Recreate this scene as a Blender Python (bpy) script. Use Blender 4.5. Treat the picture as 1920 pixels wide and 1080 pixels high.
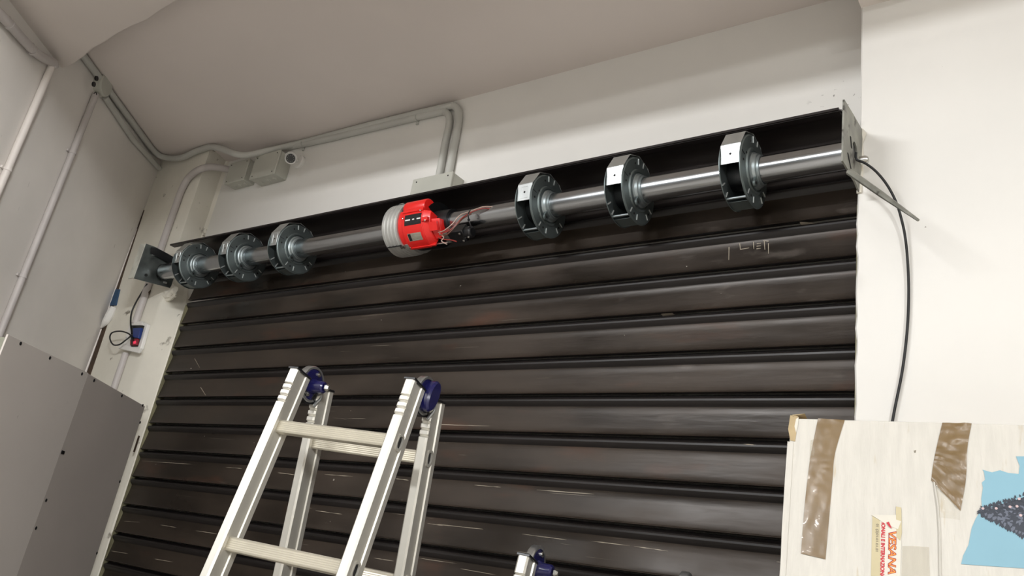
import bpy, bmesh, math, random
from mathutils import Vector, Matrix
random.seed(7)
for o in list(bpy.data.objects): bpy.data.objects.remove(o, do_unlink=True)
sc = bpy.context.scene
COL = sc.collection
V = Vector
PI = math.pi

# ------------------------------------------------------------------ camera
CAM = V((0.0, -1.9194, 1.6))
RIGHT = V((0.80698, 0.56905, 0.15798)); FWD = V((-0.58468, 0.73212, 0.34950)); UP = V((0.08322, -0.37441, 0.92352))
FPX = 1525.27
cd = bpy.data.cameras.new('camera'); cam = bpy.data.objects.new('camera', cd); COL.objects.link(cam)
cd.sensor_width = 36.0; cd.lens = FPX * 36.0 / 1920.0; cd.clip_start = 0.05
m = Matrix.Identity(4)
for i in range(3):
    m[i][0] = RIGHT[i]; m[i][1] = UP[i]; m[i][2] = -FWD[i]; m[i][3] = CAM[i]
cam.matrix_world = m
sc.camera = cam

# ------------------------------------------------------------------ world, lamps, exposure
w = bpy.data.worlds.new('world'); sc.world = w; w.use_nodes = True
w.node_tree.nodes['Background'].inputs[0].default_value = (0.9, 0.95, 1.0, 1); w.node_tree.nodes['Background'].inputs[1].default_value = 0.02
def area(name, loc, sx, sy, power, color, rot=(0, 0, 0)):
    l = bpy.data.lights.new(name, 'AREA'); l.shape = 'RECTANGLE'; l.size = sx; l.size_y = sy; l.energy = power; l.color = color
    o = bpy.data.objects.new(name, l); COL.objects.link(o); o.location = loc; o.rotation_euler = rot
    return o
area('ceiling_lamp', (2.5, -3.6, 3.535), 1.4, 0.07, 300, (0.98, 0.99, 1.0), (math.radians(80), 0, math.radians(114)))
area('left_ceiling_lamp', (-2.3, -4.35, 3.535), 1.8, 0.07, 98, (0.98, 0.99, 1.0), (math.radians(80), 0, math.radians(-8)))
area('rear_ceiling_lamp', (0.2, -6.8, 3.44), 1.3, 0.06, 46, (0.98, 0.99, 1.0), (math.radians(80), 0, math.radians(8)))
area('bounce_fill', (0.8, -5.0, 3.64), 1.2, 0.3, 84, (0.98, 0.99, 1.0))  # unseen fill light, added to bounce off the floor onto the ceiling
sc.view_settings.view_transform = 'Standard'; sc.view_settings.look = 'None'
sc.view_settings.exposure = -0.04; sc.view_settings.gamma = 1.0; sc.view_settings.use_curve_mapping = False

# ------------------------------------------------------------------ measuring helpers: a sight line met with a real plane
def ray(px, py): return RIGHT * ((px - 960) / FPX) + FWD - UP * ((py - 540) / FPX)
def at_y(px, py, y):
    d = ray(px, py); return CAM + d * ((y - CAM.y) / d.y)
def at_x(px, py, x):
    d = ray(px, py); return CAM + d * ((x - CAM.x) / d.x)
def at_plane(px, py, p0, n):
    d = ray(px, py); return CAM + d * ((V(p0) - CAM).dot(V(n)) / d.dot(V(n)))

# ------------------------------------------------------------------ materials
def srgb(r, g, b):
    f = lambda c: (c / 255 / 12.92) if c / 255 <= 0.04045 else ((c / 255 + 0.055) / 1.055) ** 2.4
    return (f(r), f(g), f(b), 1)
def mat(name, col, rough=0.5, metal=0.0, spec=0.5, var=0.0, vscale=5.0, vstretch=(1, 1, 1), bump=0.0, bscale=40.0, bstretch=(1, 1, 1), rvar=0.0, coat=0.0, trans=0.0, alpha=1.0, emis=None, world=False):
    mt = bpy.data.materials.new(name); mt.use_nodes = True
    nt = mt.node_tree; N = nt.nodes; L = nt.links; b = N['Principled BSDF']
    b.inputs['Base Color'].default_value = col; b.inputs['Roughness'].default_value = rough; b.inputs['Metallic'].default_value = metal
    b.inputs['Specular IOR Level'].default_value = spec; b.inputs['Coat Weight'].default_value = coat
    b.inputs['Transmission Weight'].default_value = trans; b.inputs['Alpha'].default_value = alpha
    if emis: b.inputs['Emission Color'].default_value = emis[0]; b.inputs['Emission Strength'].default_value = emis[1]
    tc = N.new('ShaderNodeNewGeometry' if world else 'ShaderNodeTexCoord'); CO_ = 'Position' if world else 'Object'
    def noise(scale, stretch, detail=4):
        mp = N.new('ShaderNodeMapping'); mp.inputs['Scale'].default_value = stretch
        L.new(tc.outputs[CO_], mp.inputs['Vector'])
        n = N.new('ShaderNodeTexNoise'); n.inputs['Scale'].default_value = scale; n.inputs['Detail'].default_value = detail
        L.new(mp.outputs[0], n.inputs['Vector']); return n
    if var or rvar:
        n = noise(vscale, vstretch)
        if var:
            mr = N.new('ShaderNodeMapRange'); mr.inputs[1].default_value = 0.38; mr.inputs[2].default_value = 0.62
            mr.inputs[3].default_value = 1 - var; mr.inputs[4].default_value = 1 + var
            L.new(n.outputs['Fac'], mr.inputs[0])
            mx = N.new('ShaderNodeVectorMath'); mx.operation = 'SCALE'; mx.inputs[0].default_value = col[:3]
            L.new(mr.outputs[0], mx.inputs['Scale']); L.new(mx.outputs[0], b.inputs['Base Color'])
        if rvar:
            mr2 = N.new('ShaderNodeMapRange'); mr2.inputs[1].default_value = 0.3; mr2.inputs[2].default_value = 0.7
            mr2.inputs[3].default_value = max(0.02, rough - rvar); mr2.inputs[4].default_value = rough + rvar
            L.new(n.outputs['Fac'], mr2.inputs[0]); L.new(mr2.outputs[0], b.inputs['Roughness'])
    if bump:
        n2 = noise(bscale, bstretch, 3); bp = N.new('ShaderNodeBump'); bp.inputs['Strength'].default_value = bump; bp.inputs['Distance'].default_value = 0.004
        L.new(n2.outputs['Fac'], bp.inputs['Height']); L.new(bp.outputs[0], b.inputs['Normal'])
    return mt
def add_marks(mt, color, scale, stretch, lo, hi, amount=1.0, seed=0.0, center=None, radius=1.0):
    """small stains / scratches mixed over the base colour"""
    nt = mt.node_tree; N = nt.nodes; L = nt.links; b = N['Principled BSDF']
    tc = N.new('ShaderNodeNewGeometry'); mp = N.new('ShaderNodeMapping'); mp.inputs['Scale'].default_value = stretch; mp.inputs['Location'].default_value = (seed, seed * .7, seed * .3)
    L.new(tc.outputs['Position'], mp.inputs['Vector'])
    n = N.new('ShaderNodeTexNoise'); n.inputs['Scale'].default_value = scale; n.inputs['Detail'].default_value = 5
    L.new(mp.outputs[0], n.inputs['Vector'])
    mr = N.new('ShaderNodeMapRange'); mr.inputs[1].default_value = lo; mr.inputs[2].default_value = hi; mr.inputs[4].default_value = amount
    L.new(n.outputs['Fac'], mr.inputs[0]); fac = mr.outputs[0]
    if center:
        d = N.new('ShaderNodeVectorMath'); d.operation = 'DISTANCE'; d.inputs[1].default_value = center; L.new(tc.outputs['Position'], d.inputs[0])
        m2 = N.new('ShaderNodeMapRange'); m2.inputs[1].default_value = radius * .5; m2.inputs[2].default_value = radius; m2.inputs[3].default_value = 1; m2.inputs[4].default_value = 0
        L.new(d.outputs['Value'], m2.inputs[0])
        mu = N.new('ShaderNodeMath'); mu.operation = 'MULTIPLY'; L.new(fac, mu.inputs[0]); L.new(m2.outputs[0], mu.inputs[1]); fac = mu.outputs[0]
    mix = N.new('ShaderNodeMix'); mix.data_type = 'RGBA'
    L.new(fac, mix.inputs[0])
    src = b.inputs['Base Color']
    if src.links: L.new(src.links[0].from_socket, mix.inputs[6])
    else: mix.inputs[6].default_value = src.default_value
    mix.inputs[7].default_value = color
    L.new(mix.outputs[2], b.inputs['Base Color'])

M = {}
M['wall'] = mat('white_plaster', srgb(230, 228, 223), 0.85, var=0.03, vscale=1.6, bump=0.25, bscale=9)
add_marks(M['wall'], srgb(120, 108, 96), 42, (1, 1, 1), 0.765, 0.78, 0.7, 3.0)
add_marks(M['wall'], srgb(60, 50, 44), 55, (1, 1, 1), 0.66, 0.70, 1.0, 9.0, (-0.54, 0.05, 2.99), 0.13)
M['wall_side'] = mat('grey_white_plaster', srgb(226, 221, 215), 0.85, var=0.05, vscale=2.2, bump=0.35, bscale=7)
add_marks(M['wall_side'], srgb(120, 104, 90), 9, (2.5, 2.5, .6), 0.70, 0.76, 0.8, 5.0)
M['jamb'] = mat('jamb_plaster', srgb(226, 222, 210), 0.8, var=0.05, vscale=4, bump=0.5, bscale=14)
add_marks(M['jamb'], srgb(95, 84, 66), 14, (1, 1, 1), 0.66, 0.72, 0.8, 2.0)
M['ceiling'] = mat('ceiling_plaster', srgb(222, 213, 207), 0.9, var=0.03, vscale=1.2, bump=0.2, bscale=6)
M['soffit'] = mat('beam_plaster', srgb(228, 219, 212), 0.9, var=0.03, vscale=2, bump=0.3, bscale=8)
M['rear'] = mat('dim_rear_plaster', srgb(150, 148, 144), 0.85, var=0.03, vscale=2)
M['floor'] = mat('floor_tile', srgb(196, 190, 182), 0.5, var=0.06, vscale=2)
M['pipe'] = mat('grey_conduit', srgb(190, 190, 184), 0.5, var=0.04, vscale=6)
M['pipe_white'] = mat('white_conduit', srgb(225, 218, 212), 0.45, var=0.03, vscale=6)
M['pipe_lilac'] = mat('dusty_conduit', srgb(190, 184, 181), 0.5, var=0.05, vscale=6)
M['boxgrey'] = mat('grey_plastic', srgb(186, 186, 176), 0.5, var=0.03, vscale=8)
M['whiteplastic'] = mat('white_plastic', srgb(232, 230, 226), 0.35)
M['black'] = mat('black_plastic', srgb(18, 18, 20), 0.35)
M['blackmatte'] = mat('black_hole', srgb(8, 8, 8), 0.8)
M['cable'] = mat('black_cable', srgb(12, 12, 13), 0.5)
M['gap'] = mat('brown_gap', srgb(74, 58, 44), 0.8, var=0.2, vscale=10)
M['bluetape'] = mat('blue_tape', srgb(44, 78, 112), 0.5)
# shutter steel
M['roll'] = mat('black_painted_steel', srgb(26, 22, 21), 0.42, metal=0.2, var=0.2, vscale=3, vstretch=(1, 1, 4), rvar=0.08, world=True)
M['shutter'] = mat('dark_brown_steel', srgb(48, 40, 33), 0.40, metal=0.3, spec=0.5, var=0.35, vscale=2.2, vstretch=(1, 1, 3), rvar=0.14, bump=0.25, bscale=5, bstretch=(1, 1, 6), world=True)
add_marks(M['shutter'], srgb(84, 52, 36), 2.2, (1, 1, 4), 0.60, 0.74, 0.55, 2.0)
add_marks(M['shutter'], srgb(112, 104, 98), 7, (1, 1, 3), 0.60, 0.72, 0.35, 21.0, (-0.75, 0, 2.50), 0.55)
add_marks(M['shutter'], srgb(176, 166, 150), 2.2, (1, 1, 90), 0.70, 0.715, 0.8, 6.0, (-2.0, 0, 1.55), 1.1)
add_marks(M['shutter'], srgb(190, 184, 172), 36, (1, 1, 1.5), 0.765, 0.775, 0.9, 12.0)
M['guide'] = mat('guide_rail_steel', srgb(128, 124, 98), 0.5, metal=0.3, var=0.35, vscale=14, vstretch=(1, 1, .3))
M['board'] = mat('black_brown_steel', srgb(38, 33, 32), 0.36, metal=0.3, var=0.2, vscale=2, vstretch=(1, 1, 2), rvar=0.08)
# zinc parts
M['tube'] = mat('bright_steel_tube', srgb(172, 175, 178), 0.2, metal=1.0, var=0.08, vscale=6, vstretch=(.3, 1, 1), rvar=0.06, bump=0.05, bscale=60, bstretch=(.1, 1, 1))
M['zinc'] = mat('zinc_plate', srgb(112, 121, 121), 0.46, metal=0.85, var=0.06, vscale=7, rvar=0.06)
M['zincband'] = mat('galvanised_band', srgb(196, 200, 200), 0.34, metal=0.9, var=0.05, vscale=12, rvar=0.05)
M['zinchub'] = mat('zinc_hub', srgb(156, 165, 167), 0.42, metal=0.9)
M['tab'] = mat('bright_tab', srgb(215, 218, 216), 0.35, metal=0.6)
M['bracket'] = mat('worn_steel_bracket', srgb(138, 138, 130), 0.5, metal=0.55, var=0.28, vscale=16, rvar=0.1)
add_marks(M['bracket'], srgb(52, 48, 42), 22, (1, 1, 1), 0.60, 0.66, 0.8, 4.0)
M['bracketdark'] = mat('dark_zinc_bracket', srgb(104, 110, 108), 0.4, metal=0.75, var=0.2, vscale=16, rvar=0.1)
M['bracketedge'] = mat('plastered_flange', srgb(196, 196, 186), 0.6, metal=0.1, var=0.12, vscale=30)
M['castalu'] = mat('cast_aluminium', srgb(186, 186, 182), 0.42, metal=0.55, var=0.05, vscale=20)
M['red'] = mat('red_plastic', srgb(214, 30, 26), 0.35, coat=0.2, var=0.03, vscale=12)
M['redlabel'] = mat('silver_sticker', srgb(165, 160, 146), 0.35, metal=0.4, var=0.1, vscale=60)
M['whitepaint'] = mat('white_print', srgb(225, 225, 222), 0.4)
M['darkmetal'] = mat('dark_steel', srgb(62, 64, 66), 0.35, metal=0.9)
M['screw'] = mat('screw_steel', srgb(200, 200, 196), 0.25, metal=1.0)
M['wirered'] = mat('red_wire', srgb(128, 44, 38), 0.4)
M['wirewhite'] = mat('pale_wire', srgb(166, 142, 130), 0.4)
M['wirebrown'] = mat('brown_wire', srgb(96, 60, 46), 0.4)
# ladder
M['alu'] = mat('brushed_aluminium', srgb(206, 203, 194), 0.5, metal=0.7, var=0.06, vscale=5, vstretch=(1, 1, .3), rvar=0.07, bump=0.06, bscale=80, bstretch=(1, 1, .05))
M['alurung'] = mat('rung_aluminium', srgb(212, 206, 190), 0.42, metal=0.6, var=0.05, vscale=8)
M['bluehinge'] = mat('dark_blue_hinge_plastic', srgb(20, 20, 70), 0.22, coat=0.4)
M['hingering'] = mat('hinge_steel', srgb(176, 178, 178), 0.3, metal=0.9)
# box
M['card'] = mat('white_cardboard', srgb(203, 199, 190), 0.75, var=0.035, vscale=9, vstretch=(9, 9, .35), bump=0.35, bscale=16, bstretch=(7, 7, .25))
add_marks(M['card'], srgb(186, 172, 146), 9, (9, 9, .5), 0.66, 0.74, 0.6, 3.0)
M['kraft'] = mat('brown_cardboard', srgb(176, 156, 120), 0.8, var=0.08, vscale=20)
M['tape'] = mat('brown_packing_tape', srgb(118, 97, 66), 0.3, spec=0.5, var=0.08, vscale=14, coat=0.1, bump=0.35, bscale=12, bstretch=(1.6, 1.6, .5))
M['cleartape'] = mat('clear_packing_tape', srgb(214, 206, 186), 0.12, spec=0.7, coat=0.3, bump=0.5, bscale=16, alpha=0.18)
M['labelpaper'] = mat('cream_label_paper', srgb(190, 178, 142), 0.5, var=0.05, vscale=12)
M['labelwhite'] = mat('white_label_paper', srgb(208, 203, 190), 0.45, var=0.04, vscale=12)
M['printred'] = mat('red_print', srgb(186, 34, 48), 0.5)
M['printdarkred'] = mat('dark_red_print', srgb(150, 28, 36), 0.5)
M['printorange'] = mat('orange_print', srgb(242, 140, 48), 0.5)
M['printgrey'] = mat('grey_print', srgb(132, 124, 108), 0.5)
M['printblue'] = mat('light_blue_print', srgb(126, 168, 184), 0.5, var=0.03, vscale=5)
M['tree_d'] = mat('dark_fir_print', srgb(40, 46, 58), 0.5)
M['tree_m'] = mat('grey_fir_print', srgb(92, 98, 112), 0.5)
M['tree_dot'] = mat('pink_bauble_print', srgb(196, 172, 172), 0.5)
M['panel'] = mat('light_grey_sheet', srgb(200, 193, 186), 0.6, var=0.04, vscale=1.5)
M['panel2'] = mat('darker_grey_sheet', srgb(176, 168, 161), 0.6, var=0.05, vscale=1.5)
for k in ('panel', 'panel2'): add_marks(M[k], srgb(70, 62, 58), 16, (1.5, 1.5, .7), 0.73, 0.76, 0.8, 4.0)
M['paneledge'] = mat('sheet_edge', srgb(130, 126, 116), 0.6)
M['timber'] = mat('timber_batten', srgb(128, 128, 114), 0.7, var=0.1, vscale=8)
M['socketblue'] = mat('blue_switch', srgb(26, 52, 120), 0.35)
M['led'] = mat('red_led', srgb(220, 40, 60), 0.4, emis=(srgb(255, 70, 110), 0.5))
M['socketred'] = mat('dark_red_plastic', srgb(130, 24, 40), 0.4)

# ------------------------------------------------------------------ mesh builder
SPLIT = {'end_plug', 'slot', 'screw', 'bolt_hole', 'tab', 'hole', 'clamp_screw', 'ring_joint', 'window_mark', 'switch_screw', 'cross_pin', 'rivet', 'knockout',
         'bauble_print', 'rung_socket', 'socket_hole', 'stay_rod', 'stator', 'stamped_rib', 'side_panel', 'hinge_arm', 'housing_rib', 'top_angle_'}
class MB:
    def __init__(s): s.v = []; s.f = []; s.cuts = []
    def add(s, vs, fs):
        b = len(s.v); s.cuts.append((b, len(s.f))); s.v += [V(p) for p in vs]; s.f += [tuple(b + i for i in f) for f in fs]; return s
    def obox(s, c, ax, ay, az):            # centre and three half-axis vectors
        c, ax, ay, az = V(c), V(ax), V(ay), V(az); vs = []
        for k in (-1, 1):
            for j in (-1, 1):
                for i in (-1, 1): vs.append(c + ax * i + ay * j + az * k)
        F = [(0, 2, 3, 1), (4, 5, 7, 6), (0, 1, 5, 4), (2, 6, 7, 3), (0, 4, 6, 2), (1, 3, 7, 5)]
        if ax.cross(ay).dot(az) < 0: F = [f[::-1] for f in F]
        return s.add(vs, F)
    def box(s, x0, x1, y0, y1, z0, z1):
        return s.obox(((x0 + x1) / 2, (y0 + y1) / 2, (z0 + z1) / 2), ((x1 - x0) / 2, 0, 0), (0, (y1 - y0) / 2, 0), (0, 0, (z1 - z0) / 2))
    def prism(s, poly, O, U, W, D):        # polygon points O+U*a+W*b extruded by vector D
        O, U, W, D = V(O), V(U), V(W), V(D); n = len(poly)
        a = [O + U * p[0] + W * p[1] for p in poly]; b = [p + D for p in a]
        area2 = sum(poly[i][0] * poly[(i + 1) % n][1] - poly[(i + 1) % n][0] * poly[i][1] for i in range(n))
        flip = (U.cross(W).dot(D) > 0) == (area2 > 0)
        F = [tuple(range(n))[::-1], tuple(range(n, 2 * n))] + [(i, (i + 1) % n, n + (i + 1) % n, n + i) for i in range(n)]
        if not flip: F = [f[::-1] for f in F]
        return s.add(a + b, F)
    def tube(s, pts, r, n=12, cap=True, sub=0):
        pts = [V(p) for p in pts]; k0 = len(pts)
        if sub: pts = smooth(pts, sub)
        rs = [r] * len(pts)
        if isinstance(r, (list, tuple)):
            for i in range(len(pts)):
                f = i * (k0 - 1) / (len(pts) - 1); a = min(int(f), k0 - 2); rs[i] = r[a] + (r[a + 1] - r[a]) * (f - a)
        t = (pts[1] - pts[0]).normalized(); u = t.orthogonal().normalized(); rings = []
        for i, p in enumerate(pts):
            t2 = (pts[min(i + 1, len(pts) - 1)] - pts[max(i - 1, 0)]).normalized()
            q = t.rotation_difference(t2); u = (q @ u).normalized(); t = t2; w_ = t.cross(u)
            rings.append([p + (u * math.cos(2 * PI * k / n) + w_ * math.sin(2 * PI * k / n)) * rs[i] for k in range(n)])
        vs = [q for rr in rings for q in rr]; F = []
        for i in range(len(pts) - 1):
            for k in range(n):
                a = i * n + k; b = i * n + (k + 1) % n; F.append((a, b, b + n, a + n))
        if cap: F.append(tuple(range(n))[::-1]); F.append(tuple((len(pts) - 1) * n + k for k in range(n)))
        return s.add(vs, F)
    def lathe(s, prof, c=(0, 0, 0), axis=(1, 0, 0), up=(0, 0, 1), n=48, a0=0, a1=360, close=True):
        """profile points (r, h) closed loop swept round axis"""
        c = V(c); axis = V(axis).normalized(); up = V(up); up = (up - axis * up.dot(axis)).normalized(); sd = axis.cross(up)
        full = abs(a1 - a0) >= 359.9; k = n if full else n + 1; vs = []; m_ = len(prof)
        for i in range(k):
            a = math.radians(a0 + (a1 - a0) * i / n); d = up * math.cos(a) + sd * math.sin(a)
            vs += [c + d * r + axis * h for r, h in prof]
        F = []
        for i in range(n):
            j = (i + 1) % k
            for q in range(m_ if close else m_ - 1):
                q2 = (q + 1) % m_; F.append((i * m_ + q, i * m_ + q2, j * m_ + q2, j * m_ + q))
        if not full and close: F.append(tuple(range(m_))[::-1]); F.append(tuple(n * m_ + q for q in range(m_)))
        return s.add(vs, F)
    def cyl(s, a, b, r, n=16): return s.tube([a, b], r, n)
    def build(s, name, material, parent=None, origin=(0, 0, 0), bevel=0.0, angle=35):
        if name in SPLIT and len(s.cuts) > 1:      # every piece an object of its own
            cuts = s.cuts + [(len(s.v), len(s.f))]; first = None
            for (v0, f0), (v1, f1) in zip(cuts, cuts[1:]):
                m2 = MB(); m2.v = s.v[v0:v1]; m2.f = [tuple(i - v0 for i in f) for f in s.f[f0:f1]]; m2.cuts = [(0, 0)]
                o = m2.build(name, material, parent, origin, bevel, angle); first = first or o
            return first
        me = bpy.data.meshes.new(name); o_ = V(origin)
        if parent is not None:                     # parts are stored relative to their thing
            root = parent
            while root.parent: root = root.parent
            o_ = V((0, 0, 0)) if root.get('local') else root.location.copy()
        me.from_pydata([tuple(p - o_) for p in s.v], [], s.f); me.validate()
        bm = bmesh.new(); bm.from_mesh(me); bmesh.ops.recalc_face_normals(bm, faces=bm.faces); bm.to_mesh(me); bm.free()
        for p in me.polygons: p.use_smooth = True
        me.set_sharp_from_angle(angle=math.radians(angle))
        me.materials.append(material)
        o = bpy.data.objects.new(name, me); COL.objects.link(o)
        if parent is not None: o.parent = parent
        else: o.location = o_
        if bevel:
            md = o.modifiers.new('bevel', 'BEVEL'); md.width = bevel; md.segments = 2; md.limit_method = 'ANGLE'; md.angle_limit = math.radians(40)
        return o
def smooth(pts, k):
    pts = [V(p) for p in pts]; out = []
    for i in range(len(pts) - 1):
        p0 = pts[max(i - 1, 0)]; p1 = pts[i]; p2 = pts[i + 1]; p3 = pts[min(i + 2, len(pts) - 1)]
        for j in range(k):
            t = j / k
            out.append(0.5 * ((2 * p1) + (p2 - p0) * t + (2 * p0 - 5 * p1 + 4 * p2 - p3) * t * t + (3 * p1 - p0 - 3 * p2 + p3) * t ** 3))
    out.append(pts[-1]); return out
def thing(name, loc, label, cat, group=None):
    o = bpy.data.objects.new(name, None); COL.objects.link(o); o.location = loc; o.empty_display_size = .05
    return tag(o, label, cat, group)
def tag(o, label, cat, group=None):
    o['label'] = label; o['category'] = cat
    if group: o['group'] = group
    return o
def struct(o): o['kind'] = 'structure'; return o
def lab(o, t): o['label'] = t; return o

# ================================================================== the setting
TH = 0.66788
WN = V((math.cos(TH), math.sin(TH), 0)); WD = V((math.sin(TH), -math.cos(TH), 0)); WP = V((-4.013, -0.05, 0))   # left wall: normal, direction towards the viewer, point in it
def at_wall(px, py, off=0.0): return at_plane(px, py, WP + WN * off, WN)
YL = 0.09; YP = -0.05; ZC = 3.48
# floor, ceiling
struct(MB().box(-6.6, 3.2, -8.2, 0.4, -0.1, 0).build('floor', M['floor']))
def ceil_z(x): return 3.393 - .0155 * x       # the ceiling rises a little to the left
struct(MB().prism([(-6.6, ceil_z(-6.6)), (3.2, ceil_z(3.2)), (3.2, 3.6), (-6.6, 3.6)], (0, -1.45, 0), (1, 0, 0), (0, 0, 1), (0, 1.85, 0)).build('ceiling', M['ceiling']))
struct(MB().box(-6.6, 3.2, -8.2, -1.45, 3.7, 3.8).build('ceiling_high', M['rear'])); bpy.data.objects['ceiling_high'].name = 'ceiling.001'
# lintel wall behind the roller and the shutter
struct(MB().box(-6.6, 3.2, YL, YL + .2, 0, ZC + .02).build('wall_back', M['wall']))
# left wall runs obliquely
A_ = WP + WD * -.10; B_ = WP + WD * 2.3
mb = MB(); mb.prism([(A_.x, A_.y), (B_.x, B_.y), (B_.x - .25, B_.y - .05), (A_.x - .25, A_.y)], (0, 0, 0), (1, 0, 0), (0, 1, 0), (0, 0, 3.7))
struct(mb.build('wall_left', M['wall_side']))
struct(MB().box(-6.6, -6.4, -8.2, .2, 0, 3.7).build('wall_left_rear', M['rear'])); bpy.data.objects['wall_left_rear'].name = 'wall_left.001'
struct(MB().box(3.0, 3.2, -8.2, .2, 0, 3.7).build('wall_right', M['wall']))
struct(MB().box(-6.6, 3.2, -8.2, -8.0, 0, 3.7).build('wall_rear', M['rear']))
# left pillar face and its rough plastered reveal beside the shutter
mb = MB(); rows = []
random.seed(3)
zs = [0, .4, .8, 1.2, 1.5] + [1.6 + .04 * i for i in range(24)] + [2.57, 2.6, 2.63, 2.66, 2.69, 2.72, 2.75, 2.8, 2.9, 3.0, 3.1, 3.2, 3.3, ZC]
for z in zs:
    j = random.uniform(-.0035, .0035)
    if z < 2.50: xe, ye = -3.405, 0.008
    elif z < 2.75:
        t = (z - 2.50) / .25; t = t * t * (3 - 2 * t); xe, ye = -3.405 + (-.192) * t, 0.008 + t * .082
    else: xe, ye = -3.597, YL
    xc = -3.55 if z < 2.6 else -3.55 - .025 * min(1, (z - 2.6) / .3)
    if z > 2.74: j *= .2
    rows.append([V((-4.2, YP, z)), V((-3.85, YP, z)), V((xc - .012, YP, z)), V((xc + .006, YP + .006, z)), V((xc * .6 + xe * .4 + j * .6, YP * .55 + ye * .45 - .004 + j * .5, z)), V((xe - .012 + j, ye - .014, z)), V((xe + j, ye, z)), V((xe + j - .01, YL + .01, z))])
n_ = len(rows[0]); vs = [p for r in rows for p in r]
fs = [(i * n_ + k, i * n_ + k + 1, (i + 1) * n_ + k + 1, (i + 1) * n_ + k) for i in range(len(rows) - 1) for k in range(n_ - 1)]
mb.add(vs, fs); o = struct(mb.build('trim_1', M['jamb'], angle=28))
for p in o.data.polygons:
    if p.normal.y > 0.3: pass
# right pillar face
mb = MB(); zs = [0.0] + [.4 * i for i in range(1, 5)] + [1.7 + .03 * i for i in range(30)] + [2.6, 2.9, 3.1, ZC]
prev = None; vs = []; fs = []
for i, z in enumerate(zs):
    j = random.uniform(-.0022, .0022) if z < 2.6 else 0
    x = -.468 + j if z < 2.62 else -.4625
    vs += [(x + .004, YL + .01, z), (x, YP + .004, z), (x + .004, YP, z), (3.05, YP, z)]
for i in range(len(zs) - 1):
    for k in range(3): fs.append((i * 4 + k, i * 4 + k + 1, i * 4 + 5 + k, i * 4 + 4 + k))
struct(mb.add(vs, fs).build('trim_2', M['wall'], angle=28))
# beam across the ceiling nearer to the viewer, edges slightly wavy
def yb(x): return -0.87 - (x + 3.1) * 0.042
vs = []; fs = []; xs = [-6.6 + .1 * i for i in range(99)]
for i, x in enumerate(xs):
    wv = .006 * math.sin(x * 9.0) + .004 * math.sin(x * 23 + 1)
    y = yb(x) + wv
    vs += [(x, y, ZC + .02), (x, y, 3.318 + wv * .2), (x, y - .008, 3.31), (x, -1.55 - (x + 3.5) * .19, 3.31), (x, -1.55 - (x + 3.5) * .19, 3.72)]
for i in range(len(xs) - 1):
    for k in range(4): fs.append((i * 5 + k, i * 5 + k + 1, i * 5 + 6 + k, i * 5 + 5 + k))
struct(MB().add(vs, fs).build('trim_3', M['soffit'], angle=50))
# low soffit over the right pillar
struct(MB().box(-.4625, 3.05, -.55, YL, 3.222, ZC + .02).build('trim_4', M['soffit']))
# dark gap where the side wall lining stops short of the pillar
mb = MB(); mb.prism([(-4.020, 3.16), (-4.006, 3.16), (-3.990, 2.80), (-3.972, 2.6), (-3.962, 2.3), (-3.958, 1.0), (-4.03, 1.0)], (0, YP - .003, 0), (1, 0, 0), (0, 0, 1), (0, .02, 0))
struct(mb.build('trim_5', M['gap']))
c_ = WP + WD * .004 + WN * .001
mb = MB(); mb.tube([c_ + V((0, 0, 3.05)), c_ + WD * .004 + V((0, 0, 2.8)), c_ + V((0, 0, 2.5)), c_ + WD * .006 + V((0, 0, 2.2)), c_ + V((0, 0, 1.0))], [.002, .004, .005, .006, .006], 8, sub=4); struct(mb.build('trim_6', M['pipe_white']))

# ================================================================== rolling shutter
ZG = 2.7342; PT = 0.115; XL = -3.3985; XR = -0.4770
sh = thing('rolling_shutter', (-1.94, 0, 0), 'dark brown steel rolling shutter of horizontal slats filling the doorway', 'rolling shutter')
def slat_profile():
    P = [(0.0, 0.014), (0.0035, 0.013), (0.006, 0.009), (0.0075, 0.003), (0.010, -0.002), (0.014, -0.0045), (0.019, -0.0045), (0.024, -0.002), (0.029, 0.003), (0.0325, 0.0065),
         (0.038, 0.0078), (0.055, 0.0058), (0.075, 0.0030), (0.092, 0.0004), (0.104, -0.0018), (0.1080, -0.0034), (0.1098, -0.0062), (0.1112, -0.0068), (0.1122, -0.0050), (0.1120, 0.0060), (0.1105, 0.014)]
    return P
def slat_mesh(x0, x1, xoff):
    P = slat_profile(); mb = MB(); xs = [x0 + (x1 - x0) * i / 24 for i in range(25)]; n = len(P)
    vs = []
    for x in xs:
        for s_, y in P: vs.append((x - xoff, y, -s_))
    fs = [(i * n + k, i * n + k + 1, (i + 1) * n + k + 1, (i + 1) * n + k) for i in range(24) for k in range(n - 1)]
    return mb.add(vs, fs)
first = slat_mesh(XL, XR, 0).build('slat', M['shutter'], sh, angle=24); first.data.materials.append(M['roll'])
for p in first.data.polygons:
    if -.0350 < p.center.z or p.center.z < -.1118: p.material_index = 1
first.location = (0, 0, ZG)
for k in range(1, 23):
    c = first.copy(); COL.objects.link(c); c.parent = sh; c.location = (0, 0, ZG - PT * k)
mb = MB(); mb.box(XL, XR, -.012, .02, .0, .09); o = mb.build('bottom_rail', M['shutter'], sh, (-1.94, 0, 0))
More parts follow.
